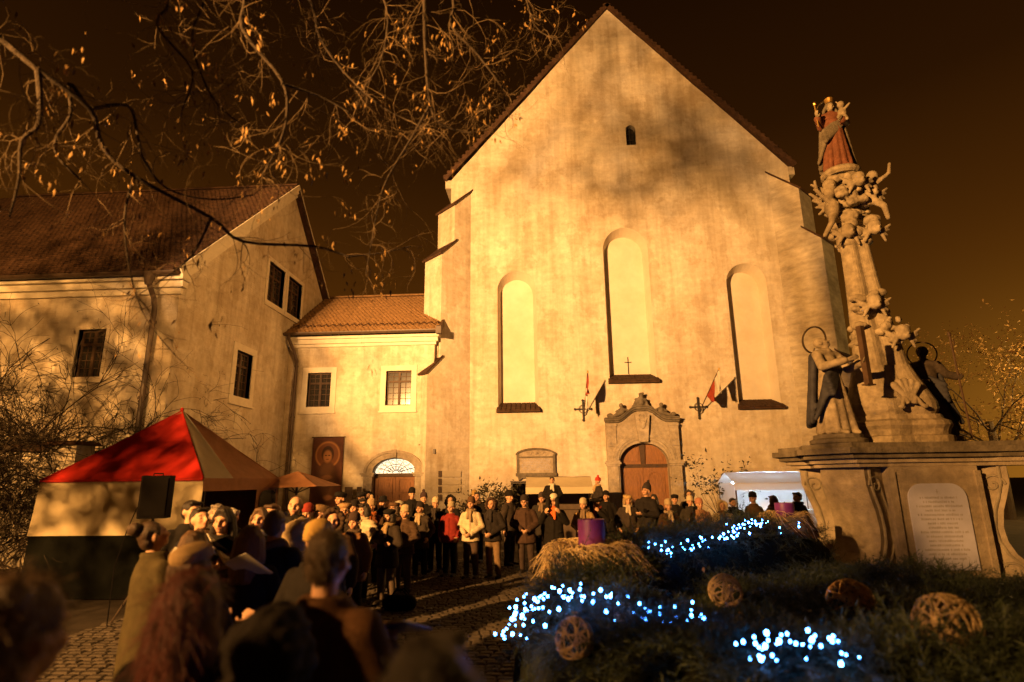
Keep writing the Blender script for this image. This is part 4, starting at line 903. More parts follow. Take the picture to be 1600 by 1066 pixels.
def shrub(name, label, cat, x, y, hgt, w, seed, nst=26, group=None, leafy=2, zb=0):
    t = thing(name, label, cat, (x, y, 0), group); r = random.Random(seed); mb = MB(); tips = []
    for k in range(nst):  # stems
        a = r.uniform(0, 2 * PI); st = Vector((x + r.gauss(0, .12) * w, y + r.gauss(0, .08) * w, zb))
        twigs(mb, tips, st, (math.cos(a) * .45 * w, math.sin(a) * .25 * w, 1.3), hgt * r.uniform(.4, .75), .028, 4 if nst > 30 else 3, r, droop=.09, curl=.3, kids=(3, 4), taper=.72, kr=.82)
    obj('stem', mb, M['bark'], t); stuff(obj('leaves', leaves(tips, (0, leafy), .06, r, .7), M['bush'], t))
    return t
for k, (x, h, sd, lb) in enumerate(((-16.6, 6.2, 1, 'tall tangled shrub with drooping twigs at the far end of the garden wall'), (-14.7, 6.6, 2, 'tallest tangled shrub, covering the house wall left of its dark window'), (-13.3, 4.6, 3, 'tangled bare shrub below the dark window behind the garden pier'), (-12.0, 2.9, 4, 'low arching bare shrub between the pier and the downpipe'))):
    shrub('tangled_shrub', lb, 'shrub', x, 14.75, h, 1.15, sd, (31, 33, 31, 16)[k], 'bare shrubs against the house wall', 1)
def potted(name, label, x, y, h, seed, pot=True):
    t = thing(name, label, 'potted plant', (x, y, 0)); r = random.Random(seed); mb = MB(); tips = []
    for k in range(9): twigs(mb, tips, (x, y, .5), (r.gauss(0, .5), r.gauss(0, .3), 1), h * .55, .014, 2, r, 0, .2, .6, 4, (2, 3))
    obj('stem', mb, M['bark'], t); stuff(obj('leaves', leaves(tips, (3, 5), .14, r, -.2, .45, .2), M['bush'], t))
    obj('pot', MB().lathe([(.22, 0), (.30, .48), (.33, .5), (.33, .56), (.27, .56), (.27, .5)], 18, (x, y, 0)), M['sandstone'], t)
potted('potted_shrub', 'broad leafy potted shrub against the church wall left of the plaque', -2.75, 22.4, 1.5, 5)
potted('potted_shrub', 'small potted shrub behind the couple, beside the notice case', -1.75, 22.4, 1.35, 6)
potted('potted_tree', 'dark leafy potted tree right of the church portal', 5.75, 20.3, 2.1, 7)

# ------------------------------------------------------------------ distant tree lit by a street lamp
def big_tree(name, label, base, h, seed, m_leaf, n_leaf, limbs=6, depth=4, lsize=.16, crown=1.0):
    t = thing(name, label, 'tree', base); r = random.Random(seed); b = Vector(base)
    obj('trunk', MB().tube([b, b + Vector((.1, 0, h * .2)), b + Vector((.05, .1, h * .45))], [h * .028, h * .022, h * .016], 10), M['bark'], t)
    mb = MB(); tips = []
    for k in range(limbs):
        a = 2 * PI * k / limbs + r.uniform(-.3, .3); z = h * r.uniform(.22, .45)
        twigs(mb, tips, b + Vector((.06, .05, z)), (math.cos(a) * crown, math.sin(a) * crown, r.uniform(.5, 1.4)), h * .36, h * .006, depth, r, .02, .22, .75, 5, (3, 4))
    obj('limb', mb, M['bark'], t); stuff(obj('leaves', leaves(tips, n_leaf, lsize, r, .3, .4, .3), m_leaf, t))
big_tree('lamplit_tree', 'bare autumn tree glowing in lamplight behind the monument', (20.2, 27.5, 0), 9.5, 4, M['leaf'], (2, 4), 8)
big_tree('lamplit_tree', 'second, farther bare tree beyond the monument, mostly dark', (17.6, 33, 0), 8.0, 9, M['leaf'], (1, 2), 6)
def street_lamp():
    x, y = 23.6, 25.2
    t = thing('street_lamp', 'lit street lamp on a tall dark post beyond the monument', 'street lamp', (x, y, 0))
    obj('post', MB().tube([(x, y, 0), (x, y, .8), (x, y, 5.2)], [.09, .06, .045], 10), M['iron'], t)
    obj('lantern', MB().lathe([(.1, 5.2), (.2, 5.6), (.22, 5.62), (.02, 5.85)], 8, (x, y, 0)), M['iron'], t)
    l = bpy.data.lights.new('street_lamp_light', 'POINT'); l.energy = 2600; l.color = (1, .55, .14); l.shadow_soft_size = .15
    o = bpy.data.objects.new('street_lamp_light', l); C.objects.link(o); o.location = (x - .5, y - .5, 5.3)
street_lamp()

# ------------------------------------------------------------------ votive column with saints
def rotz(a): return Matrix.Rotation(a, 4, 'Z')
def hand_prims(mb, w, d, pn, s=1.0, curl=.5, fist=False):
    """palm, four jointed fingers and a thumb; w wrist, d pointing direction, pn palm normal"""
    w = Vector(w); d = Vector(d).normalized(); pn = Vector(pn); pn = (pn - d * pn.dot(d)).normalized(); sd = d.cross(pn).normalized()
    for k in (-.5, .5): mb.cap(w, .020 * s, w + d * .075 * s + sd * k * .038 * s, .019 * s, 8)
    for i, k in enumerate((-1.5, -.5, .5, 1.5)):
        L = (.066, .076, .071, .056)[i] * s; b = w + d * .085 * s + sd * k * .021 * s
        m = b + (d * math.cos(curl * .6) + pn * math.sin(curl * .6)) * L * .5; e = m + (d * math.cos(curl * 1.7) + pn * math.sin(curl * 1.7)) * L * .5
        mb.cap(b, .0105 * s, m, .0095 * s, 6); mb.cap(m, .0095 * s, e, .008 * s, 6)
    b = w + d * .03 * s - sd * .028 * s; m = b + (d * .7 - sd * .6 + pn * .4).normalized() * .04 * s; mb.cap(b, .014 * s, m, .012 * s, 6); mb.cap(m, .012 * s, m + (d * .8 - sd * .1 + pn * .5).normalized() * .032 * s, .0095 * s, 6)
def head_prims(mb, T, beard=0):
    def P(x, y, z): return T @ Vector((x, y, z))
    R = T.to_3x3()
    def E(c, r): mb.ell(P(*c), r, 14, R)
    E((0, .012, 1.612), (.076, .094, .096)); E((0, -.034, 1.548), (.054, .058, .062)); E((0, -.062, 1.515), (.030, .030, .022))
    mb.cap(P(0, -.085, 1.612), .010, P(0, -.108, 1.572), .0145, 8)
    for s in (-1, 1):
        mb.cap(P(s * .014, -.080, 1.626), .011, P(s * .048, -.070, 1.624), .010, 6); E((s * .042, -.062, 1.568), (.026, .024, .024)); E((s * .078, .014, 1.587), (.012, .022, .033))
    E((0, -.089, 1.541), (.024, .011, .006)); E((0, -.087, 1.530), (.021, .011, .0065))
    if beard: E((0, -.072, 1.505), (.045, .035, .055))
def robed(name, h, seed, arms, cloak=True, tilt=0.0, turn=0.0, beard=0, veil=False, vox=.022):
    """carved robed figure, feet at the origin, facing -y; returns robe mesh, cloak mesh, head-and-hands mesh"""
    r = random.Random(seed); S = h / 1.72; hands = []
    hd = MB(); T = Matrix.Translation((0, 0, 1.5)) @ Matrix.Rotation(turn, 4, 'Z') @ Matrix.Rotation(tilt, 4, 'X') @ Matrix.Translation((0, 0, -1.5))
    head_prims(hd, T, beard); hd.cap((0, .01, 1.38), .055, (0, 0, 1.53), .05)
    rb = MB(); n = 11
    for k in range(n):
        a = 2 * PI * k / n + r.uniform(-.1, .1); q = r.uniform(.9, 1.15)
        rb.cap((.12 * math.cos(a), .09 * math.sin(a), 1.05), .055, (.23 * q * math.cos(a) + .03 * math.sin(seed), .2 * q * math.sin(a), .05), .05 + r.uniform(0, .02), 8)
    rb.cap((0, 0, .1), .17, (0, 0, .95), .15); rb.ell((0, 0, 1.18), (.17, .13, .25)); rb.cap((-.14, 0, 1.38), .075, (.14, 0, 1.38), .075); rb.ell((0, .01, 1.44), (.1, .09, .07))
    for f in (-1, 1): rb.cap((f * .08, -.12, .03), .045, (f * .1, -.27, .025), .035)
    for s, (el, wr) in zip((-1, 1), arms):
        sh = (s * .19, 0, 1.37); rb.cap(sh, .075, el, .07); rb.cap(el, .07, wr, .075)
        d = Vector(wr) - Vector(el); hb = MB(); hand_prims(hb, Vector(wr) + d.normalized() * .03, d, (-s * .7, 0, .5), 1.15, .5); hb.cap(Vector(wr) - d.normalized() * .04, .03, Vector(wr) + d.normalized() * .05, .026, 8); hands.append(hb)
    ck = MB()
    if cloak:
        for k in range(9):
            a = PI * .02 + PI * .96 * k / 8; q = r.uniform(.95, 1.12); ck.cap((.19 * math.cos(a), .05 + .11 * math.sin(a), 1.36), .05, (.31 * q * math.cos(a), .08 + .25 * q * math.sin(a), .12 + r.uniform(0, .15)), .055, 8)
        s = 1 if seed % 2 else -1
        for k in range(4): ck.cap((s * .22, -.02, 1.30 - .05 * k), .05, (-s * .24, -.16 - .02 * k, .95 - .1 * k), .05, 8)
        for k in range(3): ck.cap((-s * .22, -.14, .95 - .12 * k), .045, (-s * (.30 + .05 * k), -.02, .45 - .1 * k), .04, 8)
    if veil:
        ck.ell(T @ Vector((0, .03, 1.63)), (.095, .10, .10)); 
        for k in range(5): a = PI * k / 4; ck.cap(T @ Vector((.09 * math.cos(a), .03 + .08 * math.sin(a), 1.6)), .035, (.2 * math.cos(a), .05 + .12 * math.sin(a), 1.32), .05, 8)
    out = []
    for b, v, nm in [(rb, vox, 'robe'), (ck, vox, 'cloak'), (hd, .012, 'head')] + [(q, .012, 'hand') for q in hands]:
        if not b.v: out.append(None); continue
        b.xf(Matrix.Diagonal((S, S, S, 1))); me = remesh(b, v, 2, nm)
        if nm in ('robe', 'cloak'): fold(me, .012, (7, 7, 2.2), seed + 3)
        out.append(me)
    return out
def halo_ring(c, R, tilt, t, m='halo'):
    mb = MB(); rot = Matrix.Translation(c) @ Matrix.Rotation(tilt, 4, 'X')
    pts = [rot @ Vector((R * math.cos(a), 0, R * math.sin(a))) for a in np.linspace(0, 2 * PI, 41)]
    mb.tube(pts, .014, 6); mb.tube([rot @ Vector((0, 0, -R)), rot @ Vector((0, -.02, -R * .6))], .01, 5)
    return obj('halo', mb, M[m], t, world=False)
def put(t, parts, mats):
    for me, m in zip(parts, tuple(mats) + (mats[2],) * 2):
        if me is not None: obj(me.name.split('.')[0], me, m, t, world=False)
MX, MY = 5.82, 10.2
def monument():
    t = thing('votive_column', 'tall baroque votive column with cloud carvings on a scrolled stone pedestal', 'monument', (MX, MY, 0))
    # core block with the inscription face towards the square
    k = MB(); k.box((MX - .66, MY - 1.0, 0), (MX + .62, MY + 1.0, 2.07)); obj('core', k, M['sandstone'], t)
    e = MB(); e.box((MX - .70, MY - 1.04, .3), (MX - .60, MY - .96, 2.0)); obj('corner_strip', e, M['sandstone'], t)
    f = MB(); f.box((MX + .56, MY - 1.03, .3), (MX + .64, MY - .97, 2.0)); obj('corner_strip', f, M['sandstone'], t)
    b = MB(); b.box((MX - 1.15, MY - 1.22, 0), (MX + 1.2, MY + 1.25, .42)); b.box((MX - 1.1, MY - 1.15, .423), (MX + 1.1, MY + 1.15, .5)); obj('plinth', b, M['stone_dark'], t)
    # scrolled consoles towards the four corners
    prof = [(.3, .3), (1.56, .3), (1.57, .50), (1.48, .64), (1.33, .80), (1.25, .98), (1.23, 1.18), (1.27, 1.42), (1.34, 1.62), (1.40, 1.82), (1.40, 2.07), (.3, 2.07)]
    for ang in (210, -30, 150, 30):
        c = MB(); c.prism(prof, 'y', -.36, .36)
        ol = [(d - .10, z) for d, z in prof[2:11]]
        R = Matrix.Translation((MX, MY, 0)) @ rotz(math.radians(ang))
        cs = obj('console', c.xf(R), M['sandstone'], t)
        for s in (-1, 1):
            y = s * .373; g = MB(); g.tube([(d, y, z) for d, z in ol], .022, 6); g.tube([(d - .20, y, z) for d, z in ol[1:-1]], .016, 6)
            for (cx, cz, r0) in ((1.20, 1.80, .15), (1.22, .56, .15)): g.tube([(cx + r0 * (1 - u / 9) * math.cos(u), y, cz + r0 * (1 - u / 9) * math.sin(u)) for u in np.linspace(0, 8, 22)], .018, 5)
            obj('scroll', g.xf(R), M['stone'], cs)
    # cornice: stepped slabs
    pl = [(-1.68, -.50), (-1.28, -1.26), (-.72, -1.12), (.72, -1.12), (1.28, -1.26), (1.68, -.50), (1.52, 0), (1.68, .50), (1.28, 1.26), (.72, 1.12), (-.72, 1.12), (-1.28, 1.26), (-1.68, .50), (-1.52, 0)]
    for i, (z0, z1, s, m) in enumerate(((2.073, 2.13, .90, 'sandstone'), (2.133, 2.20, .94, 'sandstone'), (2.203, 2.27, 1.0, 'stone_dark'), (2.273, 2.36, 1.06, 'stone_dark'), (2.363, 2.43, 1.0, 'stone_dark'))):
        c = MB(); c.prism([(MX + x * s * (1.22 if x > 0 else 1), MY + y * s) for x, y in pl], 'z', z0, z1); obj('cornice', c, M[m], t)
    # tablet
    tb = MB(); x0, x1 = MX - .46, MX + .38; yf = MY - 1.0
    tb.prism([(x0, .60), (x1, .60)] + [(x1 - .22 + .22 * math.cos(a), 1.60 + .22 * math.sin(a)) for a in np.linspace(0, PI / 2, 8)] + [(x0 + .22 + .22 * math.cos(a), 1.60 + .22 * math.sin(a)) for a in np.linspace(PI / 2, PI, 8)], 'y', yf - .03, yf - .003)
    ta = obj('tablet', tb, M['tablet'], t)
    lt = MB(); r = random.Random(9); cx = (x0 + x1) / 2
    lt.box((cx - .02, yf - .0335, 1.70), (cx + .02, yf - .0303, 1.705)); lt.box((cx - .004, yf - .0335, 1.67), (cx + .004, yf - .0303, 1.735))
    for kx in range(15):
        z = 1.60 - kx * .061; half = r.uniform(.20, .33); x = cx - half
        while x < cx + half:
            w = r.uniform(.010, .02); lt.box((x, yf - .0335, z), (x + w, yf - .0303, z + r.uniform(.024, .034))); x += w + (.008 if r.random() < .82 else .024)
    stuff(obj('lettering', lt, M['letter'], ta))
    # base of the shaft
    def trefoil(R, n=42, q=.12):
        return [(R * (1 + q * math.cos(3 * a + PI / 2) - .05 * math.cos(6 * a + PI)) * math.cos(a), R * (1 + q * math.cos(3 * a + PI / 2) - .05 * math.cos(6 * a + PI)) * math.sin(a)) for a in np.linspace(0, 2 * PI, n, endpoint=False)]
    def loft(levels, q_=.12):
        mb = MB(); n = 42; V = []
        for z, R, dx in levels: V += [(MX + dx + x, MY + y, z) for x, y in trefoil(R, n, q_)]
        F = [(i * n + q, i * n + (q + 1) % n, (i + 1) * n + (q + 1) % n, (i + 1) * n + q) for i in range(len(levels) - 1) for q in range(n)] + [tuple(range(n - 1, -1, -1)), tuple((len(levels) - 1) * n + q for q in range(n))]
        return mb.add(V, F)
    obj('shaft_plinth', loft([(2.433, .80, .05), (2.55, .80, .05), (2.57, .74, .05), (2.66, .76, .05), (2.72, .80, .05), (2.79, .78, .05), (2.83, .70, .05), (2.90, .68, .05)]), M['statue'], t)
    obj('shaft_base', loft([(2.903, .62, .05), (2.98, .66, .05), (3.1, .67, .04), (3.3, .60, .03), (3.55, .50, .02), (3.75, .44, .0)]), M['statue'], t)
    obj('shaft', loft([(3.753, .40, 0), (4.2, .35, -.02), (4.8, .29, -.05), (5.4, .25, -.07), (6.0, .225, -.09), (6.06, .28, -.09), (6.2, .27, -.09)], .2), M['statue'], t)
    # palmettes on the base
    for a0 in (-90, -205, 25):
        pm = MB(); 
        for q in range(-2, 3):
            ang = q * .33; pm.cap((0, 0, -.12), .035, (.30 * math.sin(ang), -.03, -.12 + .34 * math.cos(ang)), .06, 8)
        for s in (-1, 1): pm.tube([(s * (.05 + .18 * u / 6), -.02 - .01 * u / 6, -.18 + .13 * math.sin(u) * (1 - u / 8)) for u in np.linspace(0, 5.5, 16)], .035, 6)
        R = Matrix.Translation((MX + .04, MY, 3.22)) @ rotz(math.radians(a0 + 90)) @ Matrix.Translation((0, -.62, 0)) @ Matrix.Rotation(-.28, 4, 'X')
        obj('palmette', remesh(pm.xf(R), .016, 1, 'palmette'), M['statue'], t)
    # clouds and cherub heads
    def cloud(name, c, spread, n, seed, rad=(.07, .15), cher=0):
        r = random.Random(seed); mb = MB()
        g_ = lambda sg: max(-1.5, min(1.5, r.gauss(0, 1))) * sg
        for q in range(n): k_ = r.uniform(*rad); mb.ell((c[0] + g_(spread[0]), c[1] + g_(spread[1]), c[2] + g_(spread[2])), (k_ * r.uniform(.9, 1.4), k_, k_ * r.uniform(.6, 1.0)), 10)
        me = remesh(mb, .018, 1, name); fold(me, .026, (15, 15, 15), seed); o = obj(name, me, M['statue'], t)
        for q in range(cher):
            a = -PI / 2 + (q - (cher - 1) / 2) * 1.1 + r.uniform(-.2, .2); p = Vector((c[0] + math.cos(a) * (spread[0] * 1.6 + .1), c[1] + math.sin(a) * (spread[1] * 1.6 + .12), c[2] + r.uniform(-.3, .3) * spread[2] * 3))
            hb = MB(); hb.ell(p, (.105, .115, .125), 12); hb.ell(p + Vector((0, -.06, -.05)), (.07, .06, .06), 10); hb.ell(p + Vector((0, -.125, -.02)), (.018, .025, .022), 8); hb.ell(p + Vector((0, .02, .06)), (.12, .12, .10), 10)
            for s in (-1, 1):
                for w in range(4): hb.cap(p + Vector((s * .10, .03, -.06)), .04, p + Vector((s * (.30 - w * .04), .06, .08 - w * .10)), .025, 6)
            obj('cherub', remesh(hb, .016, 1, 'cherub'), M['statue'], o)
        return o
    cloud('cloud_carving', (MX - .12, MY - .28, 4.88), (.16, .05, .11), 24, 3, (.045, .095), 1)
    cloud('cloud_carving', (MX + .20, MY - .34, 4.35), (.13, .05, .13), 24, 4, (.045, .095), 1)
    cloud('cloud_carving', (MX - .34, MY - .20, 4.25), (.08, .1, .14), 12, 5, (.05, .10), 0)
    cloud('cloud_carving', (MX + .1, MY + .3, 4.5), (.15, .1, .3), 12, 6, (.08, .14), 0)
    cloud('cloud_carving', (MX - .05, MY - .02, 6.35), (.19, .15, .20), 60, 7, (.05, .11), 2)
    cloud('cloud_carving', (MX - .08, MY - .02, 7.00), (.21, .17, .21), 76, 8, (.05, .11), 3)
    # angels reaching out of the clouds
    for s, dz, ln in ((-1, 6.75, .42), (1, 7.05, .46)):
        a = MB(); c = Vector((MX - .08 + s * .36, MY - .16, dz)); a.ell(c, (.13, .13, .2), 12); a.ell(c + Vector((s * .05, -.06, .27)), (.10, .11, .12), 12); a.cap(c + Vector((s * .08, -.05, .12)), .05, c + Vector((s * ln * .7, -.12, .30)), .035); a.cap(c + Vector((s * ln * .7, -.12, .30)), .035, c + Vector((s * ln * .75, -.14, .48)), .028)
        a.cap(c + Vector((0, 0, -.15)), .08, c + Vector((s * .12, -.14, -.35)), .055); a.cap(c + Vector((s * .12, -.14, -.35)), .055, c + Vector((s * .22, -.04, -.55)), .04)
        for w in range(4): a.cap(c + Vector((0, .1, .1)), .05, c + Vector((s * (.28 - .04 * w), .16, .38 - .14 * w)), .03, 6)
        obj('angel', remesh(a, .02, 1, 'angel'), M['statue'], t)
    sb = MB(); sb.lathe([(.30, 7.42), (.34, 7.46), (.34, 7.52), (.30, 7.56)], 20, (MX - .12, MY - .03, 0)); obj('statue_base', sb, M['statue'], t)
    for sx, sy in ((-1.14, -.60), (1.06, .42)):
        c = MB(); c.lathe([(.40, 2.433), (.42, 2.45), (.42, 2.50), (.36, 2.53), (.36, 2.585)], 18, (MX + sx, MY + sy, 0)); obj('saint_base', c, M['stone_dark'], t)
monument()
def statues():
    # crowned Virgin with the child on top of the column
    t = thing('statue', 'painted Virgin and child in faded red dress and dark cloak crowning the column', 'statue', (MX - .12, MY - .03, 7.56), 'statues of the votive column'); t.rotation_euler = (0, 0, math.radians(-12)); t.scale = (.87, .87, .87)
    ps = robed('virgin', 1.72, 5, (((-.26, -.02, 1.10), (-.34, -.22, 1.22)), ((.27, -.04, 1.12), (.13, -.25, 1.10))), veil=True, tilt=.08, turn=.1)
    put(t, ps, (M['red_paint'], M['stone_dark'], M['statue']))
    ch = MB(); S = .94
    ch.ell((.17, -.17, 1.30), (.09, .08, .14)); ch.ell((.16, -.19, 1.50), (.075, .08, .085)); ch.cap((.2, -.2, 1.36), .035, (.30, -.28, 1.44), .025); ch.cap((.15, -.2, 1.2), .05, (.06, -.30, 1.08), .035); ch.cap((.2, -.2, 1.2), .05, (.2, -.32, 1.06), .035)
    obj('child', remesh(ch, .014, 1, 'child'), M['statue'], t, world=False)
    cw = MB(); cw.lathe([(.075, 1.70), (.08, 1.74), (.095, 1.80), (.07, 1.79), (.06, 1.72)], 12, (0, .0, 0)); obj('crown', cw, M['gold'], t, world=False)
    halo_ring((0, .10, 1.60), .24, 0, t)
    sc = MB(); sc.tube([(-.36, -.26, 1.0), (-.37, -.26, 1.55)], .014, 6); sc.ell((-.37, -.26, 1.58), (.035, .035, .05), 8); obj('sceptre', sc, M['gold'], t, world=False)
    # left saint, head raised, arms on a tall post
    t = thing('statue', 'stone saint in dark cloak with ring halo gazing up at the column', 'statue', (MX - 1.14, MY - .60, 2.585), 'statues of the votive column'); t.rotation_euler = (0, 0, math.radians(24)); t.scale = (1.2, 1.2, 1.03)
    put(t, robed('saint', 1.60, 3, (((-.25, -.12, 1.12), (-.12, -.36, 1.18)), ((.26, -.12, 1.10), (.14, -.40, 1.14))), veil=False, tilt=-.5, turn=.75), (M['statue'], M['blue_paint'], M['statue']))
    halo_ring((-.02, .14, 1.56), .215, .25, t)
    cr = MB(); cr.box((.06, -.52, .72), (.13, -.45, 1.62)); cr.box((.02, -.53, .70), (.17, -.44, .719)); obj('carved_post', cr, M['wood_dark'], t, world=False)
    # right saint with staff
    t = thing('statue', 'dark bearded saint with ring halo and a tall staff', 'statue', (MX + 1.06, MY + .42, 2.585), 'statues of the votive column'); t.rotation_euler = (0, 0, math.radians(-28))
    put(t, robed('saint', 1.62, 8, (((-.27, -.06, 1.12), (-.14, -.28, 1.05)), ((.30, -.02, 1.16), (.42, -.22, 1.08))), beard=1, tilt=.1, turn=-.5), (M['shaded_stone'], M['blue_paint'], M['shaded_stone']))
    hr = MB(); hr.ell((0, .03, 1.55), (.10, .11, .10)); obj('hair', remesh(hr, .016, 1, 'hair'), M['shaded_stone'], t, world=False)
    halo_ring((0, .14, 1.52), .225, 0, t)
    st = MB(); st.tube([(.44, -.28, -.05), (.42, -.26, 1.05), (.41, -.25, 1.72)], .018, 6); st.ell((.41, -.25, 1.76), (.03, .03, .05), 8); st.tube([(.41, -.25, 1.62), (.45, -.25, 1.66), (.45, -.25, 1.56)], .012, 5); obj('staff', st, M['wood_dark'], t, world=False)
statues()

# ------------------------------------------------------------------ Advent wreath of spruce boughs
PATH = [(3.45, 8.9, 1.28), (2.7, 8.3, 1.30), (1.9, 7.6, 1.30), (1.1, 6.85, 1.27), (.5, 6.05, 1.20), (.28, 5.2, 1.08), (.42, 4.4, 1.0), (.95, 3.8, .98), (1.7, 3.55, 1.0), (2.6, 3.55, 1.02), (3.5, 3.8, 1.05), (4.4, 4.4, 1.05), (5.2, 5.2, 1.0)]
def dense(path, n=12):
    out = []
    for a, b in zip(path[:-1], path[1:]):
        for i in range(n): out.append([a[k] + (b[k] - a[k]) * i / n for k in range(3)])
    return np.array(out + [path[-1]])
DP = dense(PATH)
def hfield(x, y):
    x = np.asarray(x, float); y = np.asarray(y, float); h = np.zeros(x.shape)
    for px, py, pz in DP[::3]:
        d2 = ((x - px) ** 2 + (y - py) ** 2) / .62 ** 2
        h = np.maximum(h, pz * np.sqrt(np.clip(1 - d2, 0, 1)) ** .55)
    # filled middle
    cx, cy = 2.9, 6.0
    inn = np.clip(1.25 - np.sqrt(((x - cx) / 2.5) ** 2 + ((y - cy) / 2.35) ** 2), 0, .25) / .25
    h = np.maximum(h, inn * (.80 + .06 * np.sin(x * 3) * np.cos(y * 2.3)))
    return h
def wreath():
    t = thing('advent_wreath', 'huge outdoor Advent wreath of dark spruce boughs spread before the monument', 'advent wreath', (2.6, 6, 0))
    n = 110; xs = np.linspace(-.6, 6.0, n); ys = np.linspace(2.7, 9.7, n); X, Y = np.meshgrid(xs, ys); H = hfield(X, Y); H = np.where(H > .02, H - .05 + .03 * np.sin(X * 17 + 3 * np.sin(Y * 9)) * np.sin(Y * 15), -.02)
    V = np.stack([X.ravel(), Y.ravel(), H.ravel()], 1); Q = np.array([(j * n + i, j * n + i + 1, (j + 1) * n + i + 1, (j + 1) * n + i) for j in range(n - 1) for i in range(n - 1)])
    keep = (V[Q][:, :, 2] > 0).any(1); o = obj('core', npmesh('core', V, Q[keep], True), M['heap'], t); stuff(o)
    # one sprig: a stem with needles all round
    r = np.random.default_rng(5)
    def sprig(seed, L=.31, nn=70):
        q = np.random.default_rng(seed); P = []; T = []
        def stem(a, b, w):
            i = len(P); s = np.cross(b - a, [0, 0, 1.0]); s = s / (np.linalg.norm(s) + 1e-9) * w; u = np.array([0, 0, w]); P.extend([a - s, a + s, a + u, b]); T.extend([(i, i + 1, i + 3), (i + 1, i + 2, i + 3), (i + 2, i, i + 3)])
        def needles(a, b, m):
            for k in range(m):
                f = (k + .5) / m; p = a + (b - a) * f; ax = (b - a) / np.linalg.norm(b - a); an = q.uniform(0, 2 * PI); e1 = np.cross(ax, [.3, .2, 1]); e1 /= np.linalg.norm(e1); e2 = np.cross(ax, e1)
                d = ax * .75 + (e1 * math.cos(an) + e2 * math.sin(an)); d /= np.linalg.norm(d); w = np.cross(d, ax); w = w / np.linalg.norm(w) * .0030; i = len(P); ln = q.uniform(.024, .038)
                P.extend([p - w, p + w, p + d * ln]); T.append((i, i + 1, i + 2))
        z0 = np.zeros(3); e = np.array([L, 0, 0.0]); stem(z0, e, .003); needles(z0, e, nn // 2)
        for f, s in ((.3, 1), (.4, -1), (.6, 1), (.7, -1)):
            a = e * f; b = a + np.array([.6, s * .55, .05]) * L * (.55 - .35 * (f - .3)); stem(a, b, .002); needles(a, b, nn // 8)
        return np.array(P), np.array(T)
    prot = [sprig(k) for k in range(5)]; N = 9500; AV = []; AT = []; off = 0; cnt = 0
    while cnt < N:
        x = r.uniform(-.5, 5.9); y = r.uniform(2.8, 9.6)
        h = float(hfield(x, y))
        near = 1.0 if y < 6 else .75
        if h < .03 or r.random() > near: continue
        e = .05; gx = float(hfield(x + e, y) - hfield(x - e, y)) / (2 * e); gy = float(hfield(x, y + e) - hfield(x, y - e)) / (2 * e)
        if math.hypot(gx, gy) > .9 : z = r.uniform(.1, 1) * h
        else: z = h
        nrm_ = np.array([-gx, -gy, 1.0]); nrm_ /= np.linalg.norm(nrm_)
        tg = r.normal(size=3); tg -= nrm_ * tg.dot(nrm_); tg /= np.linalg.norm(tg)
        d = tg + nrm_ * r.uniform(-.05, .75) ; d /= np.linalg.norm(d); s = np.cross(nrm_, d); s /= np.linalg.norm(s); u = np.cross(d, s)
        P, T = prot[cnt % 5]; sc = r.uniform(.65, 1.25); R_ = np.stack([d, s, u], 1)
        AV.append((P * sc) @ R_.T + np.array([x, y, z - .03])); AT.append(T + off); off += len(P); cnt += 1
    stuff(obj('boughs', npmesh('boughs', np.vstack(AV), np.vstack(AT)), M['needle'], t))
    # long upright bough tips that stand out against the monument
    AV = []; AT = []; off = 0
    for k in range(420):
        if k < 110: x = r.uniform(1.4, 4.6); y = float(np.interp(x, [p[0] for p in PATH[7:]], [p[1] for p in PATH[7:]])) + r.uniform(-.3, .4)
        else: x, y = DP[r.integers(0, len(DP))][:2] + r.normal(0, .22, 2)
        z = float(hfield(x, y)) - .07
        if z < .1 or math.hypot(x - .43, y - 6.05) < .5 or math.hypot(x - 3.38, y - 8.75) < .45: continue
        d = np.array([r.normal(0, .75), r.normal(0, .7), r.uniform(.35, 1.0)]); d /= np.linalg.norm(d); s = np.cross(d, [0, 1, .1]); s /= np.linalg.norm(s); u = np.cross(d, s)
        P, T = prot[k % 5]; AV.append((P * r.uniform(.9, 1.6)) @ np.stack([d, s, u], 1).T + np.array([x, y, z])); AT.append(T + off); off += len(P)
    stuff(obj('bough_tips', npmesh('bough_tips', np.vstack(AV), np.vstack(AT)), M['needle'], t))
    r2 = random.Random(8); tp = []
    for k in range(150):
        x, y = r2.uniform(-.2, 4.6), r2.uniform(3.1, 8.6); h = float(hfield(x, y))
        if h > .3: tp.append((Vector((x, y, h + .03)), Vector((0, 0, 1))))
    stuff(obj('fallen_leaves', leaves(tp, (1, 1), .07, r2, .0, .5, .02), M['leaf'], t))
wreath()
def candle(x, y, z, r, h, label):
    t = thing('candle', label, 'candle', (x, y, z), 'purple candles of the wreath')
    obj('wax', MB().lathe([(r * .98, 0), (r, .02), (r, h - .02), (r * .97, h), (r * .88, h - .004), (r * .8, h - .03), (.0, h - .035)], 32, (x, y, z)), M['purple'], t, True)
    obj('wick', MB().tube([(x, y, z + h - .04), (x + .004, y, z + h - .01), (x + .012, y, z + h + .015)], .006, 6), M['black'], t)
candle(.43, 6.05, 1.22, .135, .335, 'big purple candle in the nearer straw nest of the wreath')
candle(3.38, 8.75, 1.36, .13, .22, 'far purple candle in the straw nest by the monument')
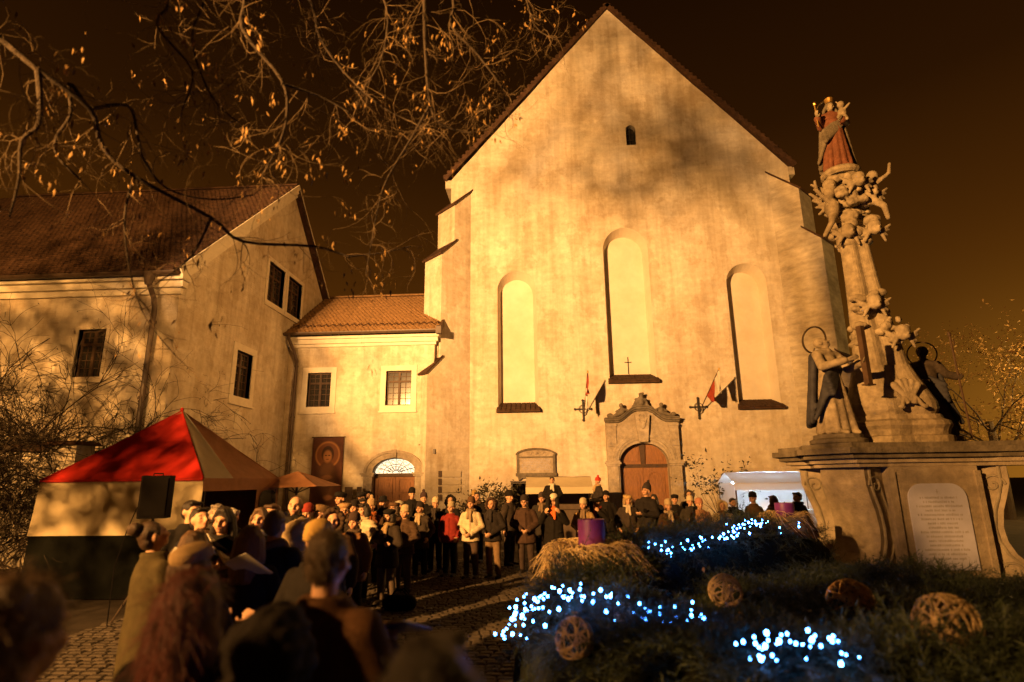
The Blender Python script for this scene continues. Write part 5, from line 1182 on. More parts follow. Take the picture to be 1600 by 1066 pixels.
def straw_nest(x, y, z, rx, ry, label, n, seed):
    t = thing('straw_nest', label, 'straw nest', (x, y, z), 'straw nests under the candles'); r = random.Random(seed); mb = MB()
    for k in range(n):
        a = r.uniform(0, 2 * PI); tw = .8 + r.uniform(-1.1, .9); r0 = r.uniform(.16, .6); r1 = r.uniform(.7, 1.22); pts = []
        hz = r.uniform(.0, .10); jx, jy, jz = (r.gauss(0, .03) for _ in range(3))
        for i in range(6):
            u = i / 5; q = r0 + (r1 - r0) * u; an = a + tw * u; px, py = x + rx * q * math.cos(an), y + ry * q * math.sin(an)
            zz = max(z - .02 + hz + .07 * math.sin(PI * min(1, u * 1.1) * .75) - .34 * max(0, u - .45) ** 1.5 * 1.6, .05); pts.append((px + jx * u * u * 2, py + jy * u * u * 2, zz + jz * u * u * 1.5))
        mb.tube(pts, [.0038, .0038, .0036, .0034, .003, .0016], 4, False)
    stuff(obj('straw', mb, M['straw'], t)); vb = MB()
    for k in range(n):
        a = r.uniform(0, 2 * PI); tw = .9 + r.uniform(-.5, .5); r0 = r.uniform(.2, .7); r1 = r.uniform(.85, 1.06); pts = []
        for i in range(6):
            u = i / 5; q = r0 + (r1 - r0) * u; an = a + tw * u; pts.append((x + rx * q * math.cos(an), y + ry * q * math.sin(an), max(z - .03 + .05 * math.sin(PI * min(1, u * 1.1) * .75) - .34 * max(0, u - .45) ** 1.5 * 1.6, .05)))
        vb.tube(pts, .0075, 4, False)
    stuff(obj('vine', vb, M['vine'], t))
    cr = MB(); cr.lathe([(.16, -.1), (rx * .85, -.22), (rx * .95, -.10), (rx * .8, .03), (.3, .06), (.16, .02)], 24, (x, y, z), 1, ry / rx); obj('nest_core', cr, M['stone_dark'], t)
straw_nest(.43, 6.05, 1.21, .50, .48, 'nearer straw nest spilling long stalks over the wreath edge', 460, 1)
straw_nest(3.38, 8.75, 1.34, .40, .38, 'far straw nest on the wreath beside the pedestal', 130, 2)
def wicker(x, y, R, label, seed, thick=.0055, n=30, zc=1.0, m='wicker'):
    z = zc; r = random.Random(seed); mb = MB()
    for k in range(n):
        nv = Vector((r.gauss(0, 1), r.gauss(0, 1), r.gauss(0, 1))).normalized(); a = nv.orthogonal().normalized(); b = nv.cross(a); of = r.uniform(-.45, .45) * R; rr = math.sqrt(R * R - of * of) * r.uniform(.96, 1.03)
        s0 = r.uniform(0, 6.28); ln = r.uniform(3.4, 6.3); mb.tube([Vector((x, y, z)) + nv * (of + .01 * math.sin(3 * u)) + (a * math.cos(s0 + u) + b * math.sin(s0 + u)) * rr for u in np.linspace(0, ln, 22)], thick, 4, False)
    return tag(obj('wicker_ball', mb, M[m]), label, 'wicker ball', 'wicker balls on the wreath')
wicker(.15, 4.1, .125, 'pale wicker ball nearest the cobbles, touched by blue light', 1, n=24, zc=.94)
wicker(1.56, 5.6, .14, 'golden wicker ball alone in the dark middle of the wreath', 2, n=30, zc=.96)
wicker(2.45, 5.2, .175, 'glittering gilded mesh ball directly below the marble tablet', 3, n=44, thick=.006, zc=.94, m='gold')
wicker(2.27, 3.72, .165, 'largest brown wicker ball, below the right end of the tablet', 4, n=34, thick=.008, zc=1.11)
wicker(.53, 4.5, .075, 'small dim wicker ball among the lower boughs', 5, n=20, zc=1.0)

LED_ME = None
def light_string(label, pts, seed, jitter=.06, per=3):
    """cable laid over the boughs with little bulbs"""
    global LED_ME
    t = thing('light_string', label, 'string lights', pts[0], 'cold white light strings on the wreath'); r = random.Random(seed); cp = []
    if LED_ME is None: LED_ME = MB().ell((0, 0, 0), (.0088, .0088, .011), 8).mesh('bulb')
    for (ax, ay, az), (bx, by, bz) in zip(pts[:-1], pts[1:]):
        for i in range(per):
            f = i / per; x = ax + (bx - ax) * f + r.gauss(0, jitter); y = ay + (by - ay) * f + r.gauss(0, jitter); z = max(float(hfield(x, y)) + .06, 0) if az is None else az + (bz - az) * f + r.gauss(0, jitter * .6)
            cp.append((x, y, z))
    obj('cable', MB().tube(cp, .003, 4), M['black'], t)
    for p in cp:
        o = obj('bulb', LED_ME, M['led'], t, world=False); q_ = r.choice((.45, .6, .75, .9, 1.25)); o.scale = (q_, q_, q_); o.location = Vector(p) - t.location + Vector((0, 0, .015))
N_ = None
light_string('cold white light string hanging over the cobble side of the wreath', [(-.30, 4.6, .80), (-.27, 4.45, .98), (-.20, 4.4, 1.06), (-.05, 4.4, 1.13), (.1, 4.35, 1.16), (.22, 4.4, 1.16), (-.1, 4.3, 1.05), (-.24, 4.3, .95), (-.28, 4.5, .85)], 1, .055, 8)
light_string('cold white light string running along the middle of the wreath', [(.2, 4.5, 1.14), (.42, 4.45, 1.11), (.62, 4.4, 1.08), (.74, 4.35, 1.02), (.9, 4.3, 1.0), (1.05, 4.2, 1.0)], 2, .07, 8)
light_string('cold white light string in the lowest foreground of the wreath', [(.98, 3.35, 1.10), (1.12, 3.3, 1.12), (1.16, 3.3, 1.08), (1.27, 3.28, 1.12), (1.40, 3.3, 1.06), (1.56, 3.3, 1.05)], 3, .06, 8)
light_string('cold white light string climbing the far arm towards the far candle', [(1.02, 6.5, 1.25), (1.25, 6.55, 1.19), (1.5, 6.7, 1.19), (1.75, 6.9, 1.24), (2.0, 7.0, 1.26), (2.15, 7.0, 1.30), (2.3, 7.2, 1.40), (2.42, 7.3, 1.42), (2.6, 7.5, 1.38)], 4, .07, 9)
light_string('faint light string end beside the pedestal console', [(3.0, 7.9, 1.28), (3.2, 8.0, 1.3), (3.4, 8.1, 1.3)], 5, .05, 2)

# ------------------------------------------------------------------ foreground tree
LIMBS = {
 'A': [(-4.75, 2.15, 5.1), (-4.6, 2.7, 5.4), (-4.16, 3.2, 5.35), (-4.12, 3.5, 5.3), (-3.86, 3.6, 5.08), (-3.57, 3.8, 4.87), (-3.58, 4.0, 4.65), (-3.35, 4.1, 4.43), (-2.84, 4.4, 4.18), (-2.65, 4.6, 4.04), (-2.13, 4.9, 4.1), (-1.81, 5.0, 4.02)],
 'A2': [(-3.86, 3.6, 5.08), (-3.76, 3.6, 4.62), (-3.87, 3.6, 4.46), (-3.83, 3.6, 4.15), (-3.84, 3.6, 3.84)],
 'A3': [(-3.63, 3.8, 4.93), (-3.78, 3.8, 5.11), (-3.72, 3.8, 4.82), (-3.8, 3.8, 4.62), (-3.76, 3.8, 4.45), (-3.63, 3.9, 4.3)],
 'A4': [(-3.6, 3.85, 4.9), (-3.42, 4.0, 5.03), (-3.38, 4.1, 4.82), (-3.29, 4.1, 4.58), (-3.2, 4.3, 4.42), (-2.93, 4.5, 4.41), (-2.6, 4.6, 4.49)],
 'B': [(-4.75, 2.15, 6.1), (-4.2, 3.1, 7.1), (-3.3, 3.8, 6.9), (-2.58, 4.0, 6.2), (-2.51, 4.0, 5.73), (-2.17, 4.1, 5.28), (-2.15, 4.2, 5.01), (-2.2, 4.2, 4.71), (-2.37, 4.3, 4.5)],
 'B2': [(-2.17, 4.1, 5.25), (-1.92, 4.3, 5.26), (-1.69, 4.4, 5.16)],
 'C': [(-4.75, 2.15, 6.9), (-3.9, 3.2, 8.0), (-2.4, 4.2, 7.9), (-1.3, 4.5, 7.2), (-1.08, 4.5, 6.6), (-1.04, 4.5, 5.98), (-1.0, 4.6, 5.37), (-.9, 4.7, 5.19), (-.64, 4.8, 5.16)],
 'C2': [(-1.0, 4.6, 5.33), (-1.2, 4.7, 5.04), (-1.43, 4.8, 4.71), (-1.51, 4.8, 4.39), (-1.62, 4.9, 3.8)],
 'D': [(-3.3, 3.8, 7.95), (-2.44, 4.8, 7.01), (-2.23, 4.9, 6.41), (-1.94, 5.0, 6.01), (-1.55, 5.0, 5.62), (-1.1, 4.9, 5.3)],
 'E': [(-2.4, 4.2, 7.9), (-.99, 5.0, 7.11), (-.88, 5.0, 6.57), (-.62, 5.1, 6.29), (-.33, 5.2, 5.84), (-.53, 5.2, 5.7)],
 'F': [(-1.83, 5.0, 4.03), (-1.52, 5.1, 4.1), (-1.29, 5.2, 4.2)],
 'G': [(-2.84, 4.4, 4.18), (-3.04, 4.5, 3.88), (-3.37, 4.6, 3.69), (-3.72, 4.7, 3.55)],
 'G2': [(-3.35, 4.1, 4.43), (-3.46, 4.2, 4.11), (-3.41, 4.3, 3.64), (-3.29, 4.4, 3.28), (-3.07, 4.5, 2.99)],
 'H': [(-1.3, 4.5, 7.4), (-.3, 5.4, 7.75), (-.01, 5.6, 7.06), (.24, 5.6, 6.87)],
 'I': [(-4.4, 3.3, 7.0), (-3.23, 3.9, 6.15), (-3.28, 4.0, 5.82), (-3.05, 4.2, 5.51), (-3.09, 4.2, 5.13)],
 'J': [(-3.3, 3.8, 6.9), (-3.04, 4.2, 6.44), (-3.17, 4.3, 5.94), (-2.98, 4.4, 5.4), (-2.77, 4.5, 5.19)],
 'K': [(-2.4, 4.2, 7.9), (-1.55, 4.6, 6.74), (-1.49, 4.7, 6.04), (-1.75, 4.8, 5.63)],
}
def smooth_path(p, n=4):
    p = [Vector(q) for q in p]; out = []
    for i in range(len(p) - 1):
        a, b, c, d = p[max(i - 1, 0)], p[i], p[i + 1], p[min(i + 2, len(p) - 1)]
        for k in range(n):
            t = k / n; out.append(.5 * ((2 * b) + (c - a) * t + (2 * a - 5 * b + 4 * c - d) * t * t + (3 * b - a - 3 * c + d) * t ** 3))
    return out + [p[-1]]
def foreground_tree():
    t = thing('overhanging_tree', 'large tree overhanging the square with curling bare twigs and last golden leaves', 'tree', (-4.7, 1.9, 0)); r = random.Random(21)
    tr = MB(); tr.tube([(-4.7, 1.9, 0), (-4.68, 1.92, .5), (-4.65, 1.95, 2.5), (-4.7, 2.05, 4.4), (-4.75, 2.15, 6.3), (-5.1, 2.1, 8.2)], [.42, .30, .26, .22, .17, .10], 14); obj('trunk', tr, M['bark'], t)
    R0 = {'A': (.036, .010), 'B': (.034, .008), 'C': (.036, .009), 'A4': (.018, .006), 'D': (.024, .006), 'E': (.026, .005), 'A2': (.026, .007), 'A3': (.02, .008), 'C2': (.015, .005), 'G': (.014, .004), 'G2': (.014, .004), 'F': (.012, .004), 'B2': (.015, .005), 'H': (.02, .005), 'I': (.022, .006), 'J': (.02, .006), 'K': (.02, .006)}
    tw = MB(); tips = []
    for k, p in LIMBS.items():
        q = smooth_path(p); a, b = R0[k]; n = len(q); obj('limb', MB().tube(q, [a + (b - a) * (i / (n - 1)) ** .6 for i in range(n)], 8), M['bark'], t)
        L = sum((q[i + 1] - q[i]).length for i in range(n - 1)); m = int(L * (10 if k in 'ABC' else 13))
        for j in range(m):
            i = r.randint(2, n - 1)
            if q[i].x < -4.6: continue
            d = (q[i] - q[i - 1]).normalized(); s = Vector((r.gauss(0, 1), r.gauss(0, 1), r.gauss(0, 1))).normalized()
            twigs(tw, tips, q[i], d * .5 + s, r.uniform(.18, .62), .0036, 2, r, .13, .65, .9, 4, (2, 3), .4)
    stuff(obj('twigs', tw, M['twig'], t))
    vis = [p for p in tips if r.random() < .065]
    # hanging clusters of a few narrow leaves
    cl = [(p + Vector((0, 0, -.02 * k)), d) for p, d in vis for k in range(r.choice((1, 1, 2, 3, 5)))]
    stuff(obj('leaves', leaves(cl, (1, 2), .06, r, 1.0, .34, .07), M['leaf'], t))
    # the high crown outside the picture, whose shadow dapples the gable
    up = MB(); tp2 = []
    tp3 = []; cl_ = []
    for k in range(95):   # high crown: leaf clumps at the ends of thin boughs
        g = Vector((r.triangular(-2.5, 12, 8), 24, r.triangular(13, 24.5, 17))); f = r.uniform(.22, .30); e = FL + (g - FL) * f
        b0 = Vector((-5.1, 2.1, 8.2)) if k < 4 else min(cl_, key=lambda v: (v - e).length); cl_.append(e); q = smooth_path([b0, b0.lerp(e, .55) + Vector((r.gauss(0, .2), r.gauss(0, .2), .3)), e], 4)
        up.tube(q, [(.03 if k < 4 else .016) - .010 * i / (len(q) - 1) for i in range(len(q))], 5)
        for j in range(r.randint(2, 6)): tp3.append((e + Vector((r.gauss(0, .16), r.gauss(0, .16), r.gauss(0, .13))), Vector((0, 0, 1))))
        twigs(up, [], q[-2], q[-1] - q[-2], r.uniform(.4, .8), .008, 2, r, .03, .3, .8, 4, (2, 4), .4)
    stuff(obj('crown_leaves', leaves(tp3, (3, 6), .10, r, .6, .5, .16), M['leaf'], t))
    for k in range(4):   # low boughs out of view, added to shade the onlookers
        b0 = Vector((-4.68, 1.95, r.uniform(3.2, 4.4))); e = Vector((r.uniform(-5.8, -4.2), r.uniform(-1.9, .2), r.uniform(3.7, 4.8))); q = smooth_path([b0, b0.lerp(e, .5) + Vector((0, 0, .35)), e], 4)
        up.tube(q, [.045 - .03 * i / (len(q) - 1) for i in range(len(q))], 6)
        for j in range(5):
            i = r.randint(4, len(q) - 1); twigs(up, tp2, q[i], (q[i] - q[i - 1]).normalized() + Vector((r.gauss(0, .7), r.gauss(0, .7), r.gauss(0, .4))), r.uniform(.5, .8), .015, 3, r, .04, .3, .8, 4, (2, 3), .4)
    stuff(obj('crown_twigs', up, M['bark'], t)); stuff(obj('crown_leaves', leaves(tp2, (1, 3), .15, r, .6, .5, .15), M['leaf'], t))
foreground_tree()
def side_tree():
    t = thing('side_tree', 'bare tree left of the square whose boughs dapple the tent and house wall', 'tree', (-10.6, 3.2, 0)); r = random.Random(33); up = MB(); tp = []
    obj('trunk', MB().tube([(-10.6, 3.2, 0), (-10.6, 3.2, .4), (-10.6, 3.2, 2.5), (-10.7, 3.2, 5.0), (-11.2, 3.1, 7.2)], [.34, .25, .21, .17, .10], 12), M['bark'], t)
    for k in range(46):
        z = r.uniform(3.4, 7.0); b0 = Vector((-10.65, 3.2, z)); f = r.random()
        e = Vector((r.uniform(-14.6, -11.2), r.uniform(1.8, 4.6), r.uniform(4.3, 10.2))) if f < .62 else Vector((r.uniform(-10.6, -8.3), r.uniform(2.0, 4.4), r.uniform(3.3, 5.3)))
        q = smooth_path([b0, b0.lerp(e, .5) + Vector((0, 0, .3)), e], 4); up.tube(q, [.05 - .038 * i / (len(q) - 1) for i in range(len(q))], 6)
        for j in range(6):
            i = r.randint(3, len(q) - 1); twigs(up, tp, q[i], (q[i] - q[i - 1]).normalized() + Vector((r.gauss(0, .8), r.gauss(0, .8), r.gauss(.1, .5))), r.uniform(.6, 1.1), .018, 3, r, .0, .3, .8, 4, (2, 3), .4)
    stuff(obj('twigs', up, M['bark'], t)); stuff(obj('leaves', leaves(tp, (0, 2), .12, r, .6, .45, .2), M['leaf'], t))
side_tree()

# ------------------------------------------------------------------ people
POSES = {   # (elbow, wrist, palm normal) for x<0 and x>0
 'down':   (((-.265, .03, 1.10), (-.275, -.03, .85), (1, 0, 0)), ((.265, .03, 1.10), (.275, -.03, .85), (-1, 0, 0))),
 'clasp':  (((-.275, .0, 1.11), (-.075, -.235, .99), (.4, .6, .6)), ((.275, .0, 1.11), (.085, -.24, .97), (-.4, .6, .6))),
 'book':   (((-.25, -.05, 1.11), (-.13, -.31, 1.20), (.3, -.2, 1)), ((.25, -.05, 1.11), (.13, -.31, 1.20), (-.3, -.2, 1))),
 'pocket': (((-.30, .06, 1.12), (-.235, -.085, .93), (1, .3, 0)), ((.30, .06, 1.12), (.235, -.085, .93), (-1, .3, 0))),
 'cross':  (((-.27, -.05, 1.11), (.06, -.235, 1.12), (0, 1, .2)), ((.27, -.05, 1.11), (-.05, -.215, 1.08), (0, 1, .2))),
 'phone':  (((-.25, -.02, 1.09), (-.06, -.26, 1.10), (.3, .2, 1)), ((.25, -.02, 1.09), (.06, -.26, 1.10), (-.3, .2, 1))),
 'carry':  (((-.28, -.02, 1.16), (-.16, -.20, 1.36), (.6, .5, 0)), ((.28, -.02, 1.16), (.16, -.20, 1.36), (-.6, .5, 0))),
}
def headT(turn, tilt):
    return Matrix.Translation((0, .0, 1.49)) @ Matrix.Rotation(turn, 4, 'Z') @ Matrix.Rotation(tilt, 4, 'X') @ Matrix.Translation((0, 0, -1.49))
_mc = {}
def body_me(pose, turn, tilt, legs='stand', vox=.0125):
    k = ('b', pose, turn, tilt, legs)
    if k in _mc: return _mc[k]
    mb = MB(); T = headT(turn, tilt)
    mb.ell((0, 0, .95), (.15, .10, .12)); mb.ell((0, 0, 1.18), (.14, .09, .22)); mb.ell((0, -.01, 1.30), (.155, .095, .14)); mb.cap((-.11, 0, 1.345), .05, (.11, 0, 1.345), .05)
    mb.cap((0, .015, 1.36), .054, T @ Vector((0, .01, 1.54)), .050); head_prims(mb, T)
    for s in (-1, 1):
        if legs == 'stand':
            mb.cap((s * .085, 0, .90), .080, (s * .10, -.01, .49), .052); mb.cap((s * .10, -.01, .49), .052, (s * .105, .02, .09), .036); mb.cap((s * .105, .03, .05), .038, (s * .125, -.13, .035), .032)
        else:
            mb.cap((s * .085, 0, .93), .080, (s * .15, -.36, .93), .055); mb.cap((s * .15, -.36, .93), .055, (s * .15, -.40, .53), .036); mb.cap((s * .15, -.38, .50), .036, (s * .15, -.52, .47), .032)
    for s, (el, wr, pn) in zip((-1, 1), POSES[pose]):
        sh = Vector((s * .155, 0, 1.32)); mb.cap(sh, .042, el, .038); mb.cap(el, .038, wr, .027); hand_prims(mb, wr, Vector(wr) - Vector(el), pn, 1.05, .55)
    me = remesh(mb, vox, 2, 'body')
    p = co(me); Ti = np.array(T.inverted()); q = p @ Ti[:3, :3].T + Ti[:3, 3]
    n = nrm(me); dp = np.zeros(len(p)); col = np.ones((len(p), 4), np.float32)
    if legs == 'ride': pass
    for s in (-1, 1):
        d = np.linalg.norm((q - [s * .033, -.085, 1.597]) / [.022, .03, .014], axis=1); dp -= .008 * np.exp(-d ** 2)
        e = np.linalg.norm((q - [s * .033, -.082, 1.596]) / [.014, .03, .0075], axis=1); col[e < 1, :3] = (.13, .10, .10)
        w = np.linalg.norm((q - [s * .036, -.08, 1.623]) / [.024, .03, .006], axis=1); col[w < 1, :3] = (.32, .24, .2)
        ck = np.linalg.norm((q - [s * .045, -.07, 1.565]) / [.026, .03, .022], axis=1); col[:, 1] *= 1 - .14 * np.exp(-ck ** 2); col[:, 2] *= 1 - .14 * np.exp(-ck ** 2)
    m = np.linalg.norm((q - [0, -.095, 1.536]) / [.026, .03, .010], axis=1); col[m < 1, :3] = (.62, .36, .34)
    setco(me, p + n * dp[:, None])
    ca = me.color_attributes.new('Col', 'FLOAT_COLOR', 'POINT'); ca.data.foreach_set('color', col.ravel())
    _mc[k] = me; return me
def coat_me(pose, style, legs='stand'):
    k = ('c', pose, style, legs)
    if k in _mc: return _mc[k]
    hem = {'jacket': .80, 'parka': .68, 'long': .42, 'quilt': .78, 'cape': .80}[style]
    if legs == 'ride': hem = .92
    mb = MB(); r = random.Random(hash(style) % 97 if False else len(style) * 7 + len(pose))
    lev = [(1.47, .085, .08), (1.43, .125, .10), (1.37, .178, .125), (1.28, .20, .145), (1.12, .195, .15), (.98, .205, .155), (.80, .225, .17), (.60, .235, .185), (.40, .25, .20)]
    zz = [l for l in lev if l[0] > hem + .02]; f = [np.interp(-hem, [-l[0] for l in lev], [l[i] for l in lev]) for i in (1, 2)]; zz.append((hem, f[0], f[1])); zz.append((hem - .005, f[0] * .93, f[1] * .93))
    n = 24; V = []
    for z, a, b in reversed(zz): V += [(a * math.cos(2 * PI * q / n), b * math.sin(2 * PI * q / n) - .005, z) for q in range(n)]
    m = len(zz); mb.add(V, [(i * n + q, i * n + (q + 1) % n, (i + 1) * n + (q + 1) % n, (i + 1) * n + q) for i in range(m - 1) for q in range(n)] + [tuple(range(n - 1, -1, -1)), tuple((m - 1) * n + q for q in range(n))])
    th = .012 if style in ('quilt', 'parka') else 0
    for s, (el, wr, pn) in zip((-1, 1), POSES[pose]):
        sh = (s * .168, 0, 1.345); w = Vector(wr); e = Vector(el); w2 = w - (w - e).normalized() * .015
        mb.cap(sh, .078 + th, el, .064 + th, 12); mb.cap(el, .064 + th, w2, .052 + th * .5, 12)
    for q in range(12):   # collar
        a0, a1 = 2 * PI * q / 12, 2 * PI * (q + 1) / 12
        if math.sin((a0 + a1) / 2) < -.93: continue
        mb.cap((.085 * math.cos(a0), .078 * math.sin(a0) + .01, 1.445), .028, (.085 * math.cos(a1), .078 * math.sin(a1) + .01, 1.445), .028, 6)
    mb.tube([(.012, -.155, 1.36), (.012, -.168, 1.12), (.012, -.172, .98), (.012, -f[1] - .003, hem + .02)], .014, 6)
    for s in (-1, 1): mb.cap((s * .10, -.15, min(.95, hem + .3)), .018, (s * .17, -.115, min(.97, hem + .32)), .018, 6)
    me = remesh(mb, .0165, 2, 'coat'); fold(me, .008 if style != 'quilt' else .005, (9, 9, 5), len(pose) + len(style))
    if style == 'quilt':
        p = co(me); nn = nrm(me); setco(me, p + nn * (.010 * np.abs(np.sin(p[:, 2] * 42)) * (p[:, 2] < 1.4))[:, None])
    _mc[k] = me; return me
def trousers_me(legs='stand'):
    k = ('t', legs)
    if k in _mc: return _mc[k]
    mb = MB(); mb.ell((0, 0, .95), (.165, .115, .12))
    for s in (-1, 1):
        if legs == 'stand': mb.cap((s * .088, 0, .90), .098, (s * .10, -.01, .49), .078, 12); mb.cap((s * .10, -.01, .49), .078, (s * .107, .02, .12), .068, 12)
        else: mb.cap((s * .085, 0, .93), .10, (s * .15, -.36, .93), .075, 12); mb.cap((s * .15, -.36, .93), .075, (s * .15, -.395, .58), .062, 12)
    me = remesh(mb, .017, 2, 'trousers'); fold(me, .009, (10, 10, 8), 3); _mc[k] = me; return me
def shoe_me(s, legs='stand'):
    k = ('s', s, legs)
    if k in _mc: return _mc[k]
    mb = MB()
    if legs == 'stand': mb.cap((s * .107, .035, .06), .055, (s * .128, -.14, .045), .046, 10); mb.cap((s * .107, .025, .08), .052, (s * .107, .02, .14), .05, 10)
    else: mb.cap((s * .15, -.38, .52), .05, (s * .15, -.53, .48), .046, 10)
    me = remesh(mb, .014, 1, 'shoe'); p = co(me)
    if legs == 'stand': p[:, 2] = np.maximum(p[:, 2], .006); setco(me, p)
    _mc[k] = me; return me
def head_me(style, turn, tilt):
    k = ('h', style, turn, tilt)
    if k in _mc: return _mc[k]
    T = headT(turn, tilt); mb = MB(); vox = .011; am = .004; fq = (16, 16, 16)
    def E(c, r): mb.ell(T @ Vector(c), r, 14, T.to_3x3())
    def K(a, ra, b, rb): mb.cap(T @ Vector(a), ra, T @ Vector(b), rb, 8)
    def dome(prof, sx, sy, cy, tiltx=-.12):
        b = MB().lathe(prof, 28, (0, 0, 0), sx, sy); b.xf(T @ Matrix.Translation((0, cy, 1.625)) @ Matrix.Rotation(tiltx, 4, 'X')); mb.add(b.v, b.f)
    if style in ('beanie', 'pompom', 'cap_knit'):
        dome([(.90, 0.0), (1.07, -.012), (1.10, .02), (1.08, .05), (1.03, .055), (1.02, .09), (.86, .118), (.55, .138), (.2, .147), (.02, .149)], .086, .104, .012)
        if style == 'pompom': E((0, .03, 1.80), (.042, .042, .042)); am = .006
        fq = (26, 26, 6)
    elif style == 'pointed':   # tall knitted hat
        dome([(.90, 0), (1.08, -.012), (1.10, .02), (1.08, .05), (1.02, .06), (.92, .12), (.6, .17), (.3, .20), (.02, .215)], .086, .104, .012); E((0, .045, 1.855), (.032, .032, .03))
    elif style == 'flatcap':
        dome([(.95, .0), (1.05, .01), (1.18, .05), (1.12, .085), (.7, .105), (.02, .11)], .088, .112, .0, -.05); K((-.055, -.10, 1.655), .012, (.055, -.10, 1.655), .012); K((-.045, -.135, 1.640), .010, (.045, -.135, 1.640), .010); K((-.03, -.115, 1.65), .014, (.03, -.115, 1.65), .014)
    elif style == 'brim':   # wide brimmed hat
        dome([(.9, -.0), (1.75, -.012), (1.8, .0), (1.1, .018), (1.05, .07), (.95, .115), (.5, .125), (.02, .115)], .086, .104, .012, -.06)
    elif style == 'beret':
        dome([(.9, .0), (1.04, .012), (1.30, .05), (1.22, .085), (.7, .10), (.02, .105)], .086, .10, .02, .1)
    elif style == 'headband':
        E((0, .028, 1.63), (.083, .096, .088)); E((0, .06, 1.56), (.07, .05, .06))
        dome([(.98, .0), (1.10, .005), (1.10, .05), (.98, .055)], .086, .104, .012, -.08)
    elif style == 'hood':
        for q in range(13):
            a = -1.1 + (PI + 2.2) * q / 12; K((.118 * math.cos(a), -.055, 1.59 + .13 * math.sin(a)), .030, (.10 * math.cos(a), .06, 1.60 + .115 * math.sin(a)), .035)
        E((0, .045, 1.62), (.112, .10, .112)); E((0, .06, 1.50), (.12, .08, .07)); am = .012; fq = (24, 24, 24)
    elif style == 'short':
        E((0, .026, 1.632), (.083, .096, .088)); E((0, .058, 1.575), (.072, .056, .07)); K((-.05, -.055, 1.685), .022, (.05, -.06, 1.685), .022); am = .006; fq = (26, 26, 10)
    elif style == 'balding':
        for q in range(9):
            a = -.15 + (PI + .3) * q / 8; K((.070 * math.cos(a), .02 + .078 * math.sin(a), 1.61), .016, (.066 * math.cos(a), .02 + .074 * math.sin(a), 1.57), .014)
        am = .003
    elif style == 'cropped':
        E((0, .024, 1.628), (.081, .095, .088)); E((0, .055, 1.57), (.069, .054, .06)); am = .003; fq = (30, 30, 16)
    elif style == 'long':
        E((0, .026, 1.635), (.088, .10, .09)); 
        for q in range(11):
            a = -.35 + (PI + .7) * q / 10; b = (.084 * math.cos(a), .03 + .082 * math.sin(a), 1.62); c = (.098 * math.cos(a) * 1.02, .035 + .088 * math.sin(a), 1.48); d = (.10 * math.cos(a), .04 + .10 * math.sin(a), 1.30); K(b, .028, c, .030); K(c, .030, d, .022)
        for s in (-1, 1): K((s * .02, -.06, 1.70), .024, (s * .075, -.045, 1.60), .02)
        am = .007; fq = (34, 34, 5)
    elif style == 'bob':
        E((0, .02, 1.63), (.094, .104, .098))
        for q in range(11):
            a = -.45 + (PI + .9) * q / 10; K((.084 * math.cos(a), .025 + .08 * math.sin(a), 1.62), .034, (.092 * math.cos(a), .03 + .082 * math.sin(a), 1.51), .034)
        K((-.05, -.065, 1.69), .024, (.05, -.07, 1.685), .022); am = .009; fq = (28, 28, 8)
    elif style == 'bun':
        E((0, .028, 1.632), (.086, .098, .09)); E((0, .06, 1.56), (.07, .05, .06)); E((.0, .12, 1.69), (.058, .05, .055)); am = .007; fq = (22, 22, 22)
    elif style == 'updo':   # loose, pinned-up hair
        E((0, .03, 1.64), (.098, .108, .098)); E((0, .06, 1.56), (.08, .06, .07)); E((.02, .12, 1.62), (.07, .06, .08)); E((-.05, .09, 1.70), (.05, .05, .045)); E((.055, .07, 1.71), (.045, .05, .04)); am = .013; fq = (18, 18, 18)
    me = remesh(mb, vox, 1, style if style in ('hood',) else 'hair'); fold(me, am, fq, len(style)); _mc[k] = me; return me
def strands(me, n, L, rnd, seed, w=.0012):
    r = np.random.default_rng(seed); p = co(me); nn = nrm(me); idx = r.integers(0, len(p), n); V = []; T = []
    for i in idx:
        a = p[i]; m = nn[i]; d = np.array([0, 0, -1.0]) - m * (-m[2]); d += r.normal(0, .45, 3) + m * rnd; d /= np.linalg.norm(d) + 1e-6; s = np.cross(d, m); s /= np.linalg.norm(s) + 1e-6; l = L * r.uniform(.4, 1.2); b = len(V)
        V += [a - s * w, a + s * w, a + d * l * .5 + m * .006 - s * w, a + d * l * .5 + m * .006 + s * w, a + d * l + m * rnd * .02]; T += [(b, b + 1, b + 3), (b, b + 3, b + 2), (b + 2, b + 3, b + 4)]
    return npmesh('hair_strands', np.array(V), np.array(T))
def scarf_me():
    k = ('scarf',)
    if k in _mc: return _mc[k]
    mb = MB()
    for q in range(14):
        a0, a1 = 2 * PI * q / 14, 2 * PI * (q + 1) / 14; mb.cap((.092 * math.cos(a0), .088 * math.sin(a0) + .005, 1.452 + .012 * math.sin(3 * a0)), .036, (.092 * math.cos(a1), .088 * math.sin(a1) + .005, 1.452 + .012 * math.sin(3 * a1)), .036, 7)
    mb.cap((.03, -.12, 1.43), .04, (.045, -.175, 1.25), .034, 8); mb.cap((-.02, -.12, 1.43), .04, (-.035, -.172, 1.31), .034, 8)
    me = remesh(mb, .014, 1, 'scarf'); fold(me, .006, (20, 20, 20), 5); _mc[k] = me; return me
